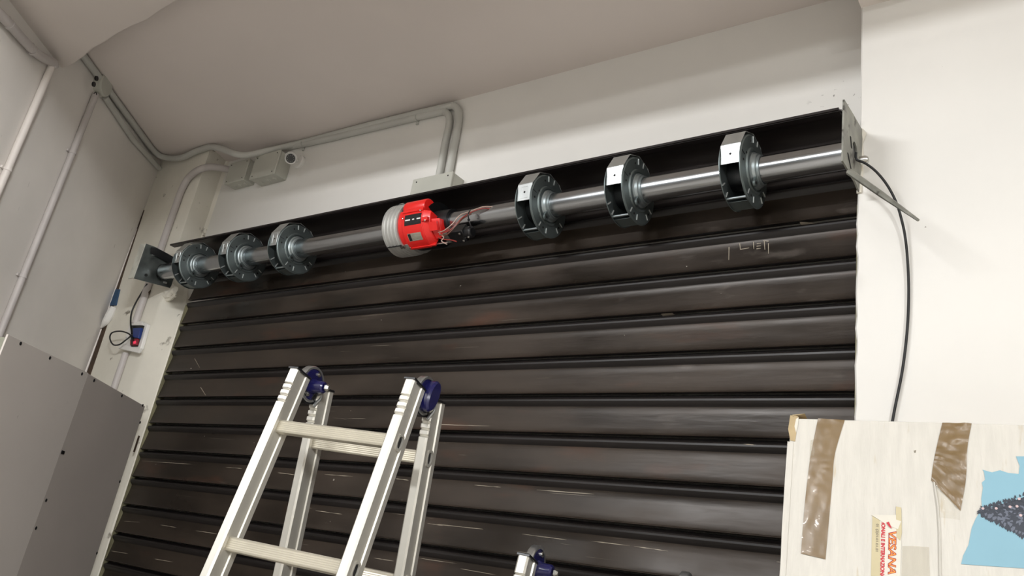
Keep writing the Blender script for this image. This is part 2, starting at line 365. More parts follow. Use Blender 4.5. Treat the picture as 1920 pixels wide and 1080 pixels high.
# top sheet curling forward over the roller
P = [(0.012, ZG + .002), (0.004, ZG + .008), (-.002, ZG + .012), (-.004, ZG + .018), (0.001, ZG + .026), (0.004, ZG + .034), (0.004, 2.80), (-.004, 2.83), (-.022, 2.853), (-.052, 2.866), (-.085, 2.868), (-.112, 2.861), (-.117, 2.858), (-.117, 2.862), (-.112, 2.866), (-.085, 2.873), (-.050, 2.871), (-.018, 2.858), (.001, 2.833), (.010, 2.80), (.016, ZG)]
mb = MB(); xs = [-3.36 + (-.492 + 3.36) * i / 12 for i in range(13)]; n = len(P)
vs = [(x, y, z) for x in xs for y, z in P]
fs = [(i * n + k, i * n + (k + 1) % n, (i + 1) * n + (k + 1) % n, (i + 1) * n + k) for i in range(12) for k in range(n)] + [tuple(range(n))[::-1], tuple(12 * n + k for k in range(n))]
mb.add(vs, fs).build('top_sheet', M['board'], sh, (-1.94, 0, 0), angle=40)
mb = MB(); mb.box(-3.497, -.4965, -.121, -.095, 2.860, 2.867)
mb.build('top_angle', M['board'], sh, (-1.94, 0, 0))
def slat_y(z):      # face of the slat at height z
    d = (ZG - z) % PT; P = slat_profile()
    for (a, ya), (b, yb_) in zip(P, P[1:]):
        if a <= d <= b and b > a: return ya + (yb_ - ya) * (d - a) / (b - a)
    return 0.0
M['scratch'] = mat('pale_scratch', srgb(150, 140, 124), 0.5)
def streak(px0, py0, px1, py1, wd):
    a, b = at_y(px0, py0, 0.003), at_y(px1, py1, 0.003); n = 7; vs = []
    for i in range(n + 1):
        p = a.lerp(b, i / n); hw = wd * (.25 + .75 * random.random()) * (0.2 if i in (0, n) else 1)
        for sg in (-1, 1): z = p.z + sg * hw; vs.append((p.x, slat_y(z) - .0006, z))
    return vs, [(i * 2, i * 2 + 1, i * 2 + 3, i * 2 + 2) for i in range(n)]
random.seed(21); mb = MB()
for q_ in ((820, 983, 905, 992), (978, 1001, 1062, 1012), (1107, 1014, 1180, 1023), (1188, 1024, 1252, 1033), (888, 909, 938, 913), (1005, 918, 1113, 926), (700, 1046, 738, 1052), (590, 957, 640, 964),
           (300, 984, 330, 989), (366, 995, 408, 1001), (208, 1033, 240, 1038), (290, 1048, 325, 1054), (265, 864, 358, 870), (422, 876, 452, 878), (1455, 1053, 1478, 1055), (520, 886, 552, 890), (607, 889, 660, 893),
           (740, 897, 765, 900), (800, 981, 830, 985), (232, 977, 262, 979), (1396, 834, 1420, 836), (862, 1066, 930, 1078)):
    mb.add(*streak(*q_, .0011))
for q_ in ((1366, 462, 1367, 488), (1386, 455, 1388, 468), (1388, 467, 1404, 464), (1412, 452, 1413, 466), (1418, 456, 1426, 455), (1418, 461, 1426, 460), (1418, 466, 1426, 465), (1432, 450, 1434, 468), (1440, 455, 1441, 476), (1440, 451, 1430, 450),
           (364, 672, 376, 690), (376, 726, 388, 742), (1500, 418, 1530, 415), (1240, 590, 1262, 588)):
    x0_, y0_, x1_, y1_ = q_
    a, b = at_y(x0_, y0_, 0.003), at_y(x1_, y1_, 0.003); d = (b - a); nn = V((-d.z, 0, d.x)).normalized() * .0013
    P_ = [a - nn, a + nn, b + nn * .6, b - nn * .6]; mb.add([(p.x, slat_y(p.z) - .0006, p.z) for p in P_], [(0, 1, 2, 3)])
o = mb.build('scratch_mark', M['scratch'], sh); o['kind'] = 'stuff'
# guide rails
mb = MB(); mb.box(-.4765, -.4665, -.016, .03, 0, 2.64)
tag(mb.build('guide_rail', M['guide'], None, (-.47, 0, 0)), 'thin greenish steel guide rail at the right edge of the shutter', 'rail')
mb = MB(); mb.box(-3.409, -3.399, -.004, .03, 0, 2.60)
tag(mb.build('guide_rail', M['guide'], None, (-3.40, 0, 0)), 'thin rusty steel guide rail at the left edge of the shutter', 'rail')

# ================================================================== roller tube and brackets
AX = V((0, -.12, 2.722)); RT = .036
mb = MB(); mb.lathe([(RT - .003, -3.47), (RT, -3.47), (RT, -.459), (RT - .003, -.459)], (0, AX.y, AX.z), n=40)
tb = thing('roller_tube', (-1.94, AX.y, AX.z), 'long bright steel roller tube running across above the shutter', 'tube')
mb.build('tube', M['tube'], tb, (-1.94, AX.y, AX.z))
mb = MB(); mb.lathe([(.0, -.4585), (RT + .001, -.4585), (RT + .001, -.470), (.012, -.470), (.012, -.4582), (0, -.4582)], (0, AX.y, AX.z), n=32)
mb.lathe([(.0, -3.47), (RT + .001, -3.47), (RT + .001, -3.464), (.012, -3.46), (.012, -3.52), (0, -3.52)], (0, AX.y, AX.z), n=32)
mb.build('end_plug', M['darkmetal'], tb, (-1.94, AX.y, AX.z))
mb = MB(); mb.lathe([(RT + .0001, -3.33), (RT + .003, -3.33), (RT + .003, -3.318), (RT, -3.318)], (0, AX.y, AX.z), n=32)
mb.build('collar', M['zinchub'], tb, (-1.94, AX.y, AX.z))

# right bracket: plate square to the wall, with hole, slots and a torn outer edge
XB = -.457
def X(px, py, x=XB): p = at_x(px, py, x); return (p.y, p.z)
outer = [X(1580, 187), X(1597, 215), X(1612, 241), X(1617, 247), X(1614, 262), X(1613, 285), X(1612, 300), X(1611, 322), X(1609, 340), X(1608, 360), X(1600, 340), X(1592, 328), X(1584, 314), X(1577, 302)]
br = thing('wall_bracket', (XB, -.05, 2.72), 'worn steel end plate holding the right end of the roller', 'bracket', None)
mb = MB()
# plate with a round hole: ring strips between outline and hole
hc = X(1600, 283); hr = .022
def ringplate(mb, outline, hc, hr, x0, x1, n=40):
    def hit(a):
        d = (math.cos(a), math.sin(a)); best = None
        for i in range(len(outline)):
            p, q_ = outline[i], outline[(i + 1) % len(outline)]; ex, ey = q_[0] - p[0], q_[1] - p[1]
            den = d[0] * ey - d[1] * ex
            if abs(den) < 1e-9: continue
            t = ((p[0] - hc[0]) * ey - (p[1] - hc[1]) * ex) / den; u = ((p[0] - hc[0]) * d[1] - (p[1] - hc[1]) * d[0]) / den
            if t > 0 and -1e-6 <= u <= 1 + 1e-6: best = t if best is None else min(best, t)
        return (hc[0] + d[0] * best, hc[1] + d[1] * best)
    angs = sorted([2 * PI * i / n for i in range(n)] + [math.atan2(p[1] - hc[1], p[0] - hc[0]) % (2 * PI) for p in outline])
    vs = []; k = len(angs)
    for a in angs:
        o_ = hit(a); i_ = (hc[0] + math.cos(a) * hr, hc[1] + math.sin(a) * hr)
        vs += [(x0, *o_), (x1, *o_), (x1, *i_), (x0, *i_)]
    fs = []
    for i in range(k):
        j = (i + 1) % k
        for q_ in range(4): fs.append((i * 4 + q_, i * 4 + (q_ + 1) % 4, j * 4 + (q_ + 1) % 4, j * 4 + q_))
    mb.add(vs, fs)
ringplate(mb, outer, hc, hr, XB, XB + .004)
mb.build('plate', M['bracket'], br, (XB, -.05, 2.72))
mb = MB(); mb.lathe([(.0, -.002), (.030, -.002), (.030, .0), (0, .0)], (XB, hc[0], hc[1]), n=24); mb.build('bearing', M['darkmetal'], br, (XB, -.05, 2.72))
mb = MB()
for a, b in (((1591, 257), (1593, 278)), ((1586, 288), (1592, 318))):
    p, q = X(*a), X(*b); mb.obox((XB + .0045, (p[0] + q[0]) / 2, (p[1] + q[1]) / 2), (.0008, 0, 0), (0, .0035, 0), (0, (q[0] - p[0]) / 2, (q[1] - p[1]) / 2))
mb.build('slot', M['blackmatte'], br, (XB, -.05, 2.72))
mb = MB(); p = X(1609, 302); mb.lathe([(.0, .0), (.011, 0), (.011, .014), (.007, .02), (0, .02)], (XB + .004, p[0], p[1]), n=20)
mb.build('bolt', M['screw'], br, (XB, -.05, 2.72))
mb = MB(); p0 = at_y(1611, 242, YP - .004); p1 = at_y(1618, 250, YP - .012); p2 = at_y(1613, 300, YP - .004); p3 = at_y(1611, 362, YP - .002)
mb.tube([p0, p1, at_y(1614, 270, YP - .006), p2, at_y(1613, 330, YP - .004), p3], [.004, .008, .005, .009, .006, .007], 7, sub=3)
mb.build('mortar_seam', M['jamb'], br, (XB, -.05, 2.72))
# rod sticking out of the plate
mb = MB(); ra = at_x(1592, 322, XB + .006); rb = at_y(1722, 413, -.24)
mb.tube([ra, ra.lerp(rb, .5), rb], [.008, .007, .003], 8)
tag(mb.build('steel_rod', M['bracket'], None, ra), 'rough steel rod slanting out of the right end plate', 'rod')

# left bracket: angle plate with bright flange
XBL = -3.50
def XLp(px, py, x=XBL): p = at_x(px, py, x); return (p.y, p.z)
bl = thing('wall_bracket', (XBL, -.05, 2.72), 'galvanised angle plate holding the left end of the roller', 'bracket', None)
ol = [XLp(273, 457), XLp(290, 463), XLp(318, 478), XLp(352, 520), XLp(342, 545), XLp(318, 540), XLp(250, 522)]
ol = [(min(y, -.052), z) for y, z in ol]
mb = MB(); mb.prism(ol, (XBL, 0, 0), (0, 1, 0), (0, 0, 1), (.004, 0, 0)); mb.build('plate', M['bracketdark'], bl, (XBL, -.05, 2.72))
y0 = ol[0][0]
mb = MB(); mb.box(XBL - .040, XBL + .004, y0 - .004, y0, ol[-1][1] + .001, ol[0][1]); lab(mb.build('flange', M['bracketedge'], bl, (XBL, -.05, 2.72)), 'pale plaster smeared flange')
mb = MB()
for px, py in ((273, 516), (295, 517)):
    p = XLp(px, py); mb.lathe([(0, 0), (.007, 0), (.007, .002), (0, .002)], (XBL + .004, p[0], p[1]), n=14)
mb.build('bolt_hole', M['blackmatte'], bl, (XBL, -.05, 2.72))
mb = MB()
for px, py in ((287, 478), (308, 530)):
    p = XLp(px, py); mb.obox((XBL + .006, p[0], p[1]), (.003, 0, 0), (0, .008, .001), (0, -.0005, .004))
mb.build('tab', M['tab'], bl, (XBL, -.05, 2.72))
mb = MB(); a = at_x(288, 470, XBL + .01); b = at_y(330, 492, -.075)
mb.obox((a + b) / 2, (b - a) / 2, V((0, .014, .004)), V((0, -.003, .014))); mb.build('support_arm', M['darkmetal'], bl, (XBL, -.05, 2.72))
# rough mortar lump under the left bracket
random.seed(5); bm = bmesh.new(); bmesh.ops.create_icosphere(bm, subdivisions=3, radius=1)
for v in bm.verts:
    v.co = V((v.co.x * .060, v.co.y * .022, v.co.z * .042)) * (1 + random.uniform(-.14, .14))
me = bpy.data.meshes.new('mortar_lump'); bm.to_mesh(me); bm.free(); me.materials.append(M['jamb'])
o = bpy.data.objects.new('mortar_lump', me); COL.objects.link(o); o.location = at_y(318, 549, -.028); o.parent = None
tag(o, 'rough mortar lump under the left end plate of the roller', 'mortar')

# ================================================================== spring pulleys
FOFF = 0
def facing(a): a = math.radians(a + FOFF); return V((0, -math.cos(a), math.sin(a)))       # 0 = towards the room, 90 = up
def make_pulley():
    t = thing('spring_pulley', (0, 0, 0), '', 'pulley', 'spring pulleys on the roller tube'); t['local'] = 1
    # right disc at x=0, left disc at x=-.06 ; both pressed sheet with an annular step
    def disc(x, s, name):
        mb = MB(); k = s
        mb.lathe([(.040, x), (.052, x), (.055, x + k * .004), (.060, x + k * .004), (.063, x), (.094, x), (.097, x - k * .002), (.0985, x - k * .002), (.0985, x - k * .0045), (.094, x - k * .0025), (.040, x - k * .0025)], n=72)
        return mb.build(name, M['zinc'], t, angle=30)
    d = disc(0, 1, 'side_disc'); d2 = disc(-.060, -1, 'side_disc')
    mb = MB()
    for a in (-93.5, -66.7, -137.4, -159.2, 75, 95):
        c = facing(a); tn = facing(a + 90)
        r = .081 if a < 0 else .086
        mb.obox(c * r + V((.0006, 0, 0)), V((.0012, 0, 0)), c * .0085, tn * .0014)
    mb.build('tab', M['tab'], d)
    mb = MB()
    for a, r in ((-5, .079), (-80, .079), (-148, .079), (20, .066), (60, .08), (-45, .06), (120, .07)):
        c = facing(a); mb.lathe([(0, .0004), (.0032, .0004), (.0032, .0012), (0, .0012)], c * r, n=10)
    mb.build('hole', M['blackmatte'], d)
    mb = MB(); c = facing(8) * .084; mb.obox(c + V((.0006, 0, 0)), V((.0006, 0, 0)), facing(8) * .010, facing(98) * .0006)
    mb.build('scratch', M['blackmatte'], d)
    mb = MB()
    for a in (-66, -45):
        c = facing(a); mb.obox(c * .084 + V((-.0562, 0, 0)), V((.0012, 0, 0)), c * .009, facing(a + 90) * .0016)
    mb.build('tab', M['tab'], d2)
    # hub collar with clamp ear
    mb = MB(); mb.lathe([(RT + .0008, .0), (.050, .0), (.050, .006), (.046, .009), (.044, .016), (.040, .018), (.040, .024), (RT + .0008, .024)], n=48)
    h = mb.build('hub', M['zinchub'], t, angle=30)
    mb = MB(); e = facing(-62)
    mb.obox(e * .048 + V((.014, 0, 0)), V((.003, 0, 0)), e * .012, facing(28) * .010); mb.lathe([(0, .017), (.010, .017), (.010, .011), (0, .011)], e * .058, n=16)
    mb.build('clamp_ear', M['zinc'], t)
    mb = MB(); mb.lathe([(0, .0171), (.004, .0171), (.004, .0185), (0, .0185)], e * .058, n=10); mb.build('ear_hole', M['blackmatte'], t)
    # faceted outer band, from the opening at the front over the top and round the back
    angs = [-12.5, 19.5, 51, 82, 113, 145, 177, 208]; rad = [.090, .1, .106, .106, .104, .102, .098, .095]
    for i in range(len(angs) - 1):
        a, b = angs[i], angs[i + 1]; p, q = facing(a) * rad[i], facing(b) * rad[i + 1]
        nn = (facing(a) + facing(b)).normalized()
        mb = MB(); vs = []
        for x in (-.0565, -.0030):
            vs += [p + V((x, 0, 0)), q + V((x, 0, 0)), q + nn * .0016 + V((x, 0, 0)), p + nn * .0016 + V((x, 0, 0))]
        mb.add(vs, [(0, 1, 2, 3), (4, 7, 6, 5), (0, 4, 5, 1), (3, 2, 6, 7), (0, 3, 7, 4), (1, 5, 6, 2)])
        bd = mb.build('band_plate', M['zincband'], t, bevel=0.0006)
        if i == 0:
            c = (p + q) / 2 + V((-.030, 0, 0)) + nn * .0016; tn = (q - p).normalized()
            m2 = MB()
            for sx in (-1, 1): m2.obox(c + V((sx * .013, 0, 0)), V((.0012, 0, 0)), tn * .018, nn * .0009)
            for sy in (-1, 1): m2.obox(c + tn * sy * .018, V((.012, 0, 0)), tn * .0012, nn * .0009)
            m2.build('stamped_rib', M['zincband'], bd)
            m3 = MB(); m3.lathe([(0, 0), (.0032, 0), (.0032, .0006), (0, .0006)], c, axis=nn, up=tn, n=12); m3.build('hole', M['blackmatte'], bd)
    # inner drum and the cross pin at the lower front
    mb = MB(); mb.lathe([(RT + .0008, -.057), (.046, -.057), (.046, -.003), (RT + .0008, -.003)], n=32); mb.build('inner_drum', M['darkmetal'], t)
    mb = MB(); c = facing(-71) * .0925; mb.cyl(c + V((-.0570, 0, 0)), c + V((-.003, 0, 0)), .0035, 12)
    c = facing(-110) * .0925; mb.cyl(c + V((-.0570, 0, 0)), c + V((-.003, 0, 0)), .0035, 12); mb.build('cross_pin', M['zinchub'], t)
    a, b = -78, -104; mb = MB(); p, q = facing(a) * .094, facing(b) * .096; nn = facing(-91); vs = []
    for x in (-.0565, -.0030): vs += [p + V((x, 0, 0)), q + V((x, 0, 0)), q + nn * .0016 + V((x, 0, 0)), p + nn * .0016 + V((x, 0, 0))]
    mb.add(vs, [(0, 1, 2, 3), (4, 7, 6, 5), (0, 4, 5, 1), (3, 2, 6, 7), (0, 3, 7, 4), (1, 5, 6, 2)]); mb.build('band_plate', M['zinc'], t)
    return t
def dup(root, loc, label=None):
    r = root.copy(); COL.objects.link(r); r.location = loc
    if label: r['label'] = label
    for ch in list(root.children):
        c = ch.copy(); COL.objects.link(c); c.parent = r
        for g in list(ch.children):
            d = g.copy(); COL.objects.link(d); d.parent = c
    return r
pl = make_pulley()
PX = [-3.188, -2.850, -2.530, -1.348, -1.040, -.705]
PLAB = ['zinc spring pulley nearest the left end plate', 'zinc spring pulley in the middle of the left three', 'zinc spring pulley next left of the red motor',
        'zinc spring pulley next right of the red motor', 'zinc spring pulley in the middle of the right three', 'zinc spring pulley nearest the right end plate']
for i, x in enumerate(PX):
    r = pl if i == 0 else dup(pl, (0, 0, 0))
    r.location = (x, AX.y, AX.z); r['label'] = PLAB[i]

# ================================================================== central motor
mo = thing('shutter_motor', (-1.94, AX.y, AX.z), 'red and grey motor clamped round the middle of the roller tube', 'motor')
mo['local'] = 1; OM = (-1.94, AX.y, AX.z); L0 = V((0, 0, 0))
def mbuild(mb, name, m_, par=mo, **k): return mb.build(name, m_, par, **k)
mb = MB(); pr_ = [(RT / .93 + .0008, -.040), (.088, -.040), (.094, -.037)]
for k in range(4):
    x = -.036 + k * .016; pr_ += [(.099, x + .001), (.099, x + .010), (.0955, x + .012), (.0955, x + .014)]
pr_ += [(.098, .030), (.098, .034), (RT / .93 + .0008, .034)]
mb.lathe(pr_, n=72); ring = mbuild(mb, 'gear_ring', M['castalu'], angle=30)
mb = MB()
for a in (58, -62):
    c = facing(a) * .099; mb.obox(c + V((-.002, 0, 0)), V((.034, 0, 0)), facing(a) * .003, facing(a + 90) * .0016)
mbuild(mb, 'ring_joint', M['blackmatte'], ring)
mb = MB(); mb.obox(facing(68) * .100 + V((-.012, 0, 0)), V((.010, 0, 0)), facing(68) * .003, facing(158) * .012); mbuild(mb, 'ring_boss', M['castalu'], ring)
mb = MB()
for dx in (0, .012): mb.obox(facing(-66) * .100 + V((.030 + dx, 0, 0)), V((.004, 0, 0)), facing(-66) * .004, facing(24) * .006)
mbuild(mb, 'clamp_screw', M['screw'], ring)
# sector housings (angles measured from straight ahead, upwards positive)
def sector(mb, a0, a1, r0, r1, x0, x1, n=20, taper=0.0):
    vs = []
    for i in range(n + 1):
        a = a0 + (a1 - a0) * i / n; d = facing(a)
        vs += [d * r0 + V((x0, 0, 0)), d * r1 + V((x0, 0, 0)), d * (r1 - taper) + V((x1, 0, 0)), d * r0 + V((x1, 0, 0))]
    fs = []
    for i in range(n):
        for q in range(4): fs.append((i * 4 + q, i * 4 + (q + 1) % 4, i * 4 + 4 + (q + 1) % 4, i * 4 + 4 + q))
    fs += [(0, 1, 2, 3), tuple(n * 4 + q for q in (3, 2, 1, 0))]
    return mb.add(vs, fs)
FOFF = -20
hs = MB(); sector(hs, -58, 38, .040, .092, .034, .060); sector(hs, -60, 28, .040, .099, .060, .150); sector(hs, -55, 28, .040, .099, .150, .176, taper=.012); sector(hs, -48, 8, .040, .082, .176, .206, taper=.008)
hou = mbuild(hs, 'motor_housing', M['red'], bevel=.002, angle=32)
mb = MB(); mb.lathe([(0, .052), (.030, .052), (.032, .056), (.032, .144), (.030, .148), (0, .148)], facing(50) * .078, n=32); mbuild(mb, 'capacitor_cover', M['red'], bevel=.001)
mb = MB(); sector(mb, 26, 33, .09, .104, .060, .150, n=4); sector(mb, -56, -52, .09, .102, .060, .176, n=3); sector(mb, 2, 10, .09, .1035, .150, .176, n=4); mb.obox(facing(-12) * .086 + V((.190, 0, 0)), V((.017, 0, 0)), facing(-12) * .006, facing(78) * .016); mbuild(mb, 'housing_rib', M['red'], hou, bevel=.001)
mb = MB(); sector(mb, -2, 21, .0985, .1000, .072, .146, n=6); mbuild(mb, 'window', M['black'], hou)
mb = MB()
for x0, x1 in ((.076, .098), (.108, .116), (.128, .144)): sector(mb, 8, 10.5, .100, .1008, x0, x1, n=1)
mbuild(mb, 'window_mark', M['whitepaint'], hou)
mb = MB(); sector(mb, -36, -19, .0992, .0998, .078, .138, n=5); lb = mbuild(mb, 'label', M['redlabel'], hou)
mb = MB(); sector(mb, -35, -20, .0998, .1002, .080, .092, n=4); mbuild(mb, 'black_print', M['black'], hou)
mb = MB()
for k in range(4): sector(mb, -23.5 - k * 3, -22.8 - k * 3, .0998, .1001, .096, .134 - (k % 2) * .012, n=1)
mbuild(mb, 'print_line', M['printgrey'], hou)
mb = MB()
for a, x in ((26, .140), (2, .168), (14, .066), (-50, .066)): mb.lathe([(0, 0), (.003, 0), (.003, .004), (0, .005)], facing(a) * .101 + V((x, 0, 0)), axis=facing(a), up=(1, 0, 0), n=10)
mbuild(mb, 'screw', M['screw'], hou)
# dark drum and stay rods below the housing
FOFF = 0
mo.scale = (1, .93, .93)
mb = MB(); sector(mb, -175, -64, .050, .094, .034, .060); mbuild(mb, 'lower_shroud', M['castalu'])
mb = MB(); sector(mb, -170, -62, .045, .084, .060, .150); sector(mb, 26, 175, .045, .084, .034, .150); mbuild(mb, 'stator', M['darkmetal'])
mb = MB(); mb.cyl(facing(-78) * .090 + V((.05, 0, 0)), facing(-78) * .090 + V((.235, 0, 0)), .0032, 10); mbuild(mb, 'stay_rod', M['screw'])
mb = MB(); mb.lathe([(RT / .93 + .0008, .150), (.052, .150), (.050, .215), (RT / .93 + .0008, .215)], n=32); mbuild(mb, 'bearing_sleeve', M['darkmetal'])
# limit switch unit to the right
mb = MB(); FOFF = -20; c = facing(-44) * .078
mb.obox(c + V((.235, 0, 0)), V((.012, 0, 0)), facing(-44) * .016, facing(46) * .022); mb.obox(c + V((.240, 0, 0)), V((.018, 0, 0)), facing(-44) * .003, facing(46) * .016)
mbuild(mb, 'switch_bracket', M['screw'], bevel=.001)
mb = MB(); mb.obox(c + V((.276, 0, 0)), V((.032, 0, 0)), facing(-44) * .020, facing(46) * .024); mb.lathe([(0, .300), (.020, .300), (.021, .306), (.021, .326), (.016, .332), (0, .332)], c, n=24)
ls = mbuild(mb, 'limit_switch', M['black'], bevel=.002)
mb = MB()
for dx, k in ((.296, .6), (.296, -.7), (.322, -.2)): mb.lathe([(0, 0), (.0045, 0), (.0045, .003), (0, .004)], c + facing(-44) * .021 + facing(46) * .024 * k + V((dx, 0, 0)), axis=facing(-44), up=(1, 0, 0), n=12)
mbuild(mb, 'switch_screw', M['screw'], ls)
FOFF = 0
# wires
def W(px, py, y):
    p = at_y(px, py, y) - V(OM); return V((p.x, p.y / .93, p.z / .93))
mb = MB(); mb.tube([W(822, 436, -.19), W(833, 432, -.20), W(848, 420, -.20), W(862, 404, -.195), W(880, 397, -.175), W(905, 388, -.165), W(925, 388, -.150), W(934, 393, -.13)], .0019, 8, sub=5); mbuild(mb, 'wire', M['wirewhite'])
mb = MB(); mb.tube([W(822, 432, -.19), W(836, 436, -.20), W(852, 424, -.20), W(866, 409, -.195), W(884, 398, -.175), W(905, 391, -.165), W(922, 392, -.150), W(932, 398, -.13)], .0019, 8, sub=5); mbuild(mb, 'wire', M['wirered'])
mb = MB(); mb.tube([W(824, 440, -.19), W(838, 440, -.20), W(856, 422, -.20), W(868, 410, -.19), W(884, 401, -.172)], .0022, 8, sub=5); mbuild(mb, 'wire', M['wirebrown'])
mb = MB(); mb.tube([W(822, 446, -.19), W(834, 449, -.20), W(846, 450, -.205), W(856, 453, -.205)], .0022, 8, sub=4); mbuild(mb, 'wire', M['wirered'])
mb = MB(); mb.tube([W(824, 438, -.185), W(832, 445, -.20), W(828, 452, -.20), W(838, 458, -.20)], .002, 8, sub=4); mbuild(mb, 'wire', M['wirewhite']); mb = MB(); mb.tube([W(806, 404, -.16), W(810, 406, -.165), W(811, 413, -.17)], .0018, 6, sub=3); mbuild(mb, 'wire', M['wirewhite'])
mb = MB(); mb.tube([W(882, 394, -.172), W(878, 402, -.182), W(880, 416, -.168), W(885, 428, -.165)], .0022, 6, sub=4); mb.lathe([(0, -.003), (.004, -.003), (.004, .003), (0, .003)], W(879, 412, -.172), n=8); mbuild(mb, 'cable_tie', M['black'])

# ================================================================== ladders
U_ = V((-0.22388, 0.97462, 0)); A_L = V((0.97413, 0.22377, -0.03144)).normalized(); Z_ = (V((0, 0, 1)) - A_L * A_L.z).normalized()
LO = V((-1.59226, -0.69881, 1.88179))
def make_ladder(ztop):
    """local frame: w along the rungs, u away from the viewer, v up; origin at the left end of the first front rung"""
    def Q(w_, u, v): return A_L * w_ + U_ * u + Z_ * v
    t = thing('folding_ladder', LO, 'open aluminium folding ladder with four rails standing before the shutter', 'ladder')
    t['local'] = 1; fd = V((-.1873, -.9823)); rd = V((.095, -.9955))       # front and rear rail directions (u, v)
    def rail(sec, s, w0):
        """s: front or rear, hollow look given by side ridges"""
        base = V((.0, 0)) if s == 'f' else V((.144, -.005)); d = fd if s == 'f' else rd
        top = .143 if s == 'f' else .135
        p0 = base - d * top; nrm = V((-d.y, d.x))           # nrm: across the rail depth (away from viewer)
        bottomv = -(LO.z + ztop) + .03
        L = (p0.y - bottomv) / -d.y
        hd = .029; hw = .0125
        # cross-section (w, depth) with rounded front edge, ridge and grooves on both faces
        cs = [(-hw, -hd + .004), (-hw + .004, -hd), (hw - .004, -hd), (hw, -hd + .004), (hw, -.016), (hw - .0035, -.014), (hw - .0035, .012), (hw, .014), (hw, hd), (-hw, hd), (-hw, .014), (-hw + .0035, .012), (-hw + .0035, -.014), (-hw, -.016)]
        # stations along the rail, with crimps just under the hinge
        st = [0, .038]
        for k in range(4 if s == 'f' else 4): st += [.040 + k * .0155, .0435 + k * .0155, .0515 + k * .0155]
        st += [.104, L]
        vs = []; n = len(cs)
        for i, l in enumerate(st):
            pinch = 0
            if 2 <= i < len(st) - 2: pinch = .0045 if (i - 2) % 3 == 0 else 0.0
            for (cw, cdp) in cs:
                cdp2 = cdp + (pinch if cdp < -.02 else 0); cw2 = cw * (1 - pinch * 25) if cdp < -.010 else cw
                p = p0 + d * l + nrm * cdp2; vs.append(Q(w0 + cw2, p.x, p.y))
        fs = [(i * n + k, i * n + (k + 1) % n, (i + 1) * n + (k + 1) % n, (i + 1) * n + k) for i in range(len(st) - 1) for k in range(n)]
        fs += [tuple(range(n))[::-1], tuple((len(st) - 1) * n + k for k in range(n))]
        mb = MB().add(vs, fs); r = mb.build('rail', M['alu'], t, angle=30)
        # plastic cap
        vs = []
        for l, g in ((-.004, .0), (-.002, .0018), (.002, .0018)):
            for cw, cdp in ((-hw - g, -hd - g), (hw + g, -hd - g), (hw + g, hd + g), (-hw - g, hd + g)):
                p = p0 + d * l + nrm * cdp; vs.append(Q(w0 + cw, p.x, p.y))
        fs = [(i * 4 + k, i * 4 + (k + 1) % 4, i * 4 + 4 + (k + 1) % 4, i * 4 + 4 + k) for i in range(2) for k in range(4)] + [(3, 2, 1, 0), (8, 9, 10, 11)]
        MB().add(vs, fs).build('end_cap', M['black'], r)
        p = p0 + d * L; MB().obox(Q(w0, p.x, p.y - .012), A_L * .016, U_ * .034, Z_ * .016).build('rubber_foot', M['black'], r)
        return r
    W0, W1 = -.012, .3175
    for s in ('f', 'r'):
        for w0 in (W0, W1):
            r = rail(None, s, w0)
            if w0 == W1:    # oval rung ends on the outer face
                base = V((0, 0)) if s == 'f' else V((.144, -.005)); d = fd if s == 'f' else rd; nrm = V((-d.y, d.x)); mr_ = MB(); mh = MB()
                for k in range(6):
                    c = base + d * (.28 * k); n = 20; vs = []; vs2 = []
                    for q in range(n):
                        a = 2 * PI * q / n; ca, sa = math.cos(a), math.sin(a)
                        ex = .0125 * math.copysign(abs(ca) ** .6, ca); ez = .0195 * math.copysign(abs(sa) ** .8, sa)
                        for f_, x_ in ((1.0, .0125 - .004), (1.0, .0140), (.72, .0140), (.72, .0126 - .004)):
                            p = c + nrm * ex * f_ - d * ez * f_; vs.append(Q(w0 + x_, p.x, p.y))
                        p = c + nrm * ex * .72 - d * ez * .72; vs2.append(Q(w0 + .0094, p.x, p.y))
                    mr_.add(vs, [(q * 4 + e, q * 4 + e + 1, ((q + 1) % n) * 4 + e + 1, ((q + 1) % n) * 4 + e) for q in range(n) for e in range(3)])
                    mh.add(vs2, [tuple(range(n))])
                mr_.build('rung_socket', M['alu'], r); mh.build('socket_hole', M['blackmatte'], r)
        base = V((0, 0)) if s == 'f' else V((.144, -.005)); d = fd if s == 'f' else rd; nrm = V((-d.y, d.x))
        for k in range(6):
            c = base + d * (.28 * k); mb = MB(); hh = .0150; dd = .0125
            cs = []
            for q in range(6):       # fluted faces front and back
                z = hh - .004 - q * (2 * hh - .008) / 5; cs += [(-dd, z), (-dd + .0012, z - .002)]
            cs = [(-dd + .004, hh)] + cs + [(-dd + .004, -hh), (dd - .004, -hh)] + [(dd, -hh + .004), (dd, hh - .004)] + [(dd - .004, hh)]
            poly = cs
            O0 = Q(W0 + .009, c.x, c.y); UU = U_ * nrm.x + Z_ * nrm.y; WW = -(U_ * d.x + Z_ * d.y)
            mb.prism(poly, O0, UU, WW, A_L * (W1 - W0 - .019)); mb.build('rung', M['alurung'], t, angle=25)
    # hinges
    HC = V((.080, .128)); R = .046
    for i, w0 in enumerate((W0, W1)):
        def C(dw, du=0, dv=0): return Q(w0 + dw, HC.x + du, HC.y + dv)
        mb = MB(); mb.lathe([(0, -.013), (R - .004, -.013), (R, -.010), (R, .003), (R - .002, .006), (R - .007, .006), (R - .007, .001), (0, .001)], C(0), axis=A_L, up=Z_, n=56)
        h = mb.build('hinge', M['hingering'], t, angle=30)
        mb = MB(); mb.lathe([(0, .001), (R - .0075, .001), (R - .0075, .004), (R - .010, .0055), (0, .0055)], C(0), axis=A_L, up=Z_, n=48); mb.build('hinge_cover', M['bluehinge'], h, angle=30)
        # arms that enter the rails
        mb = MB()
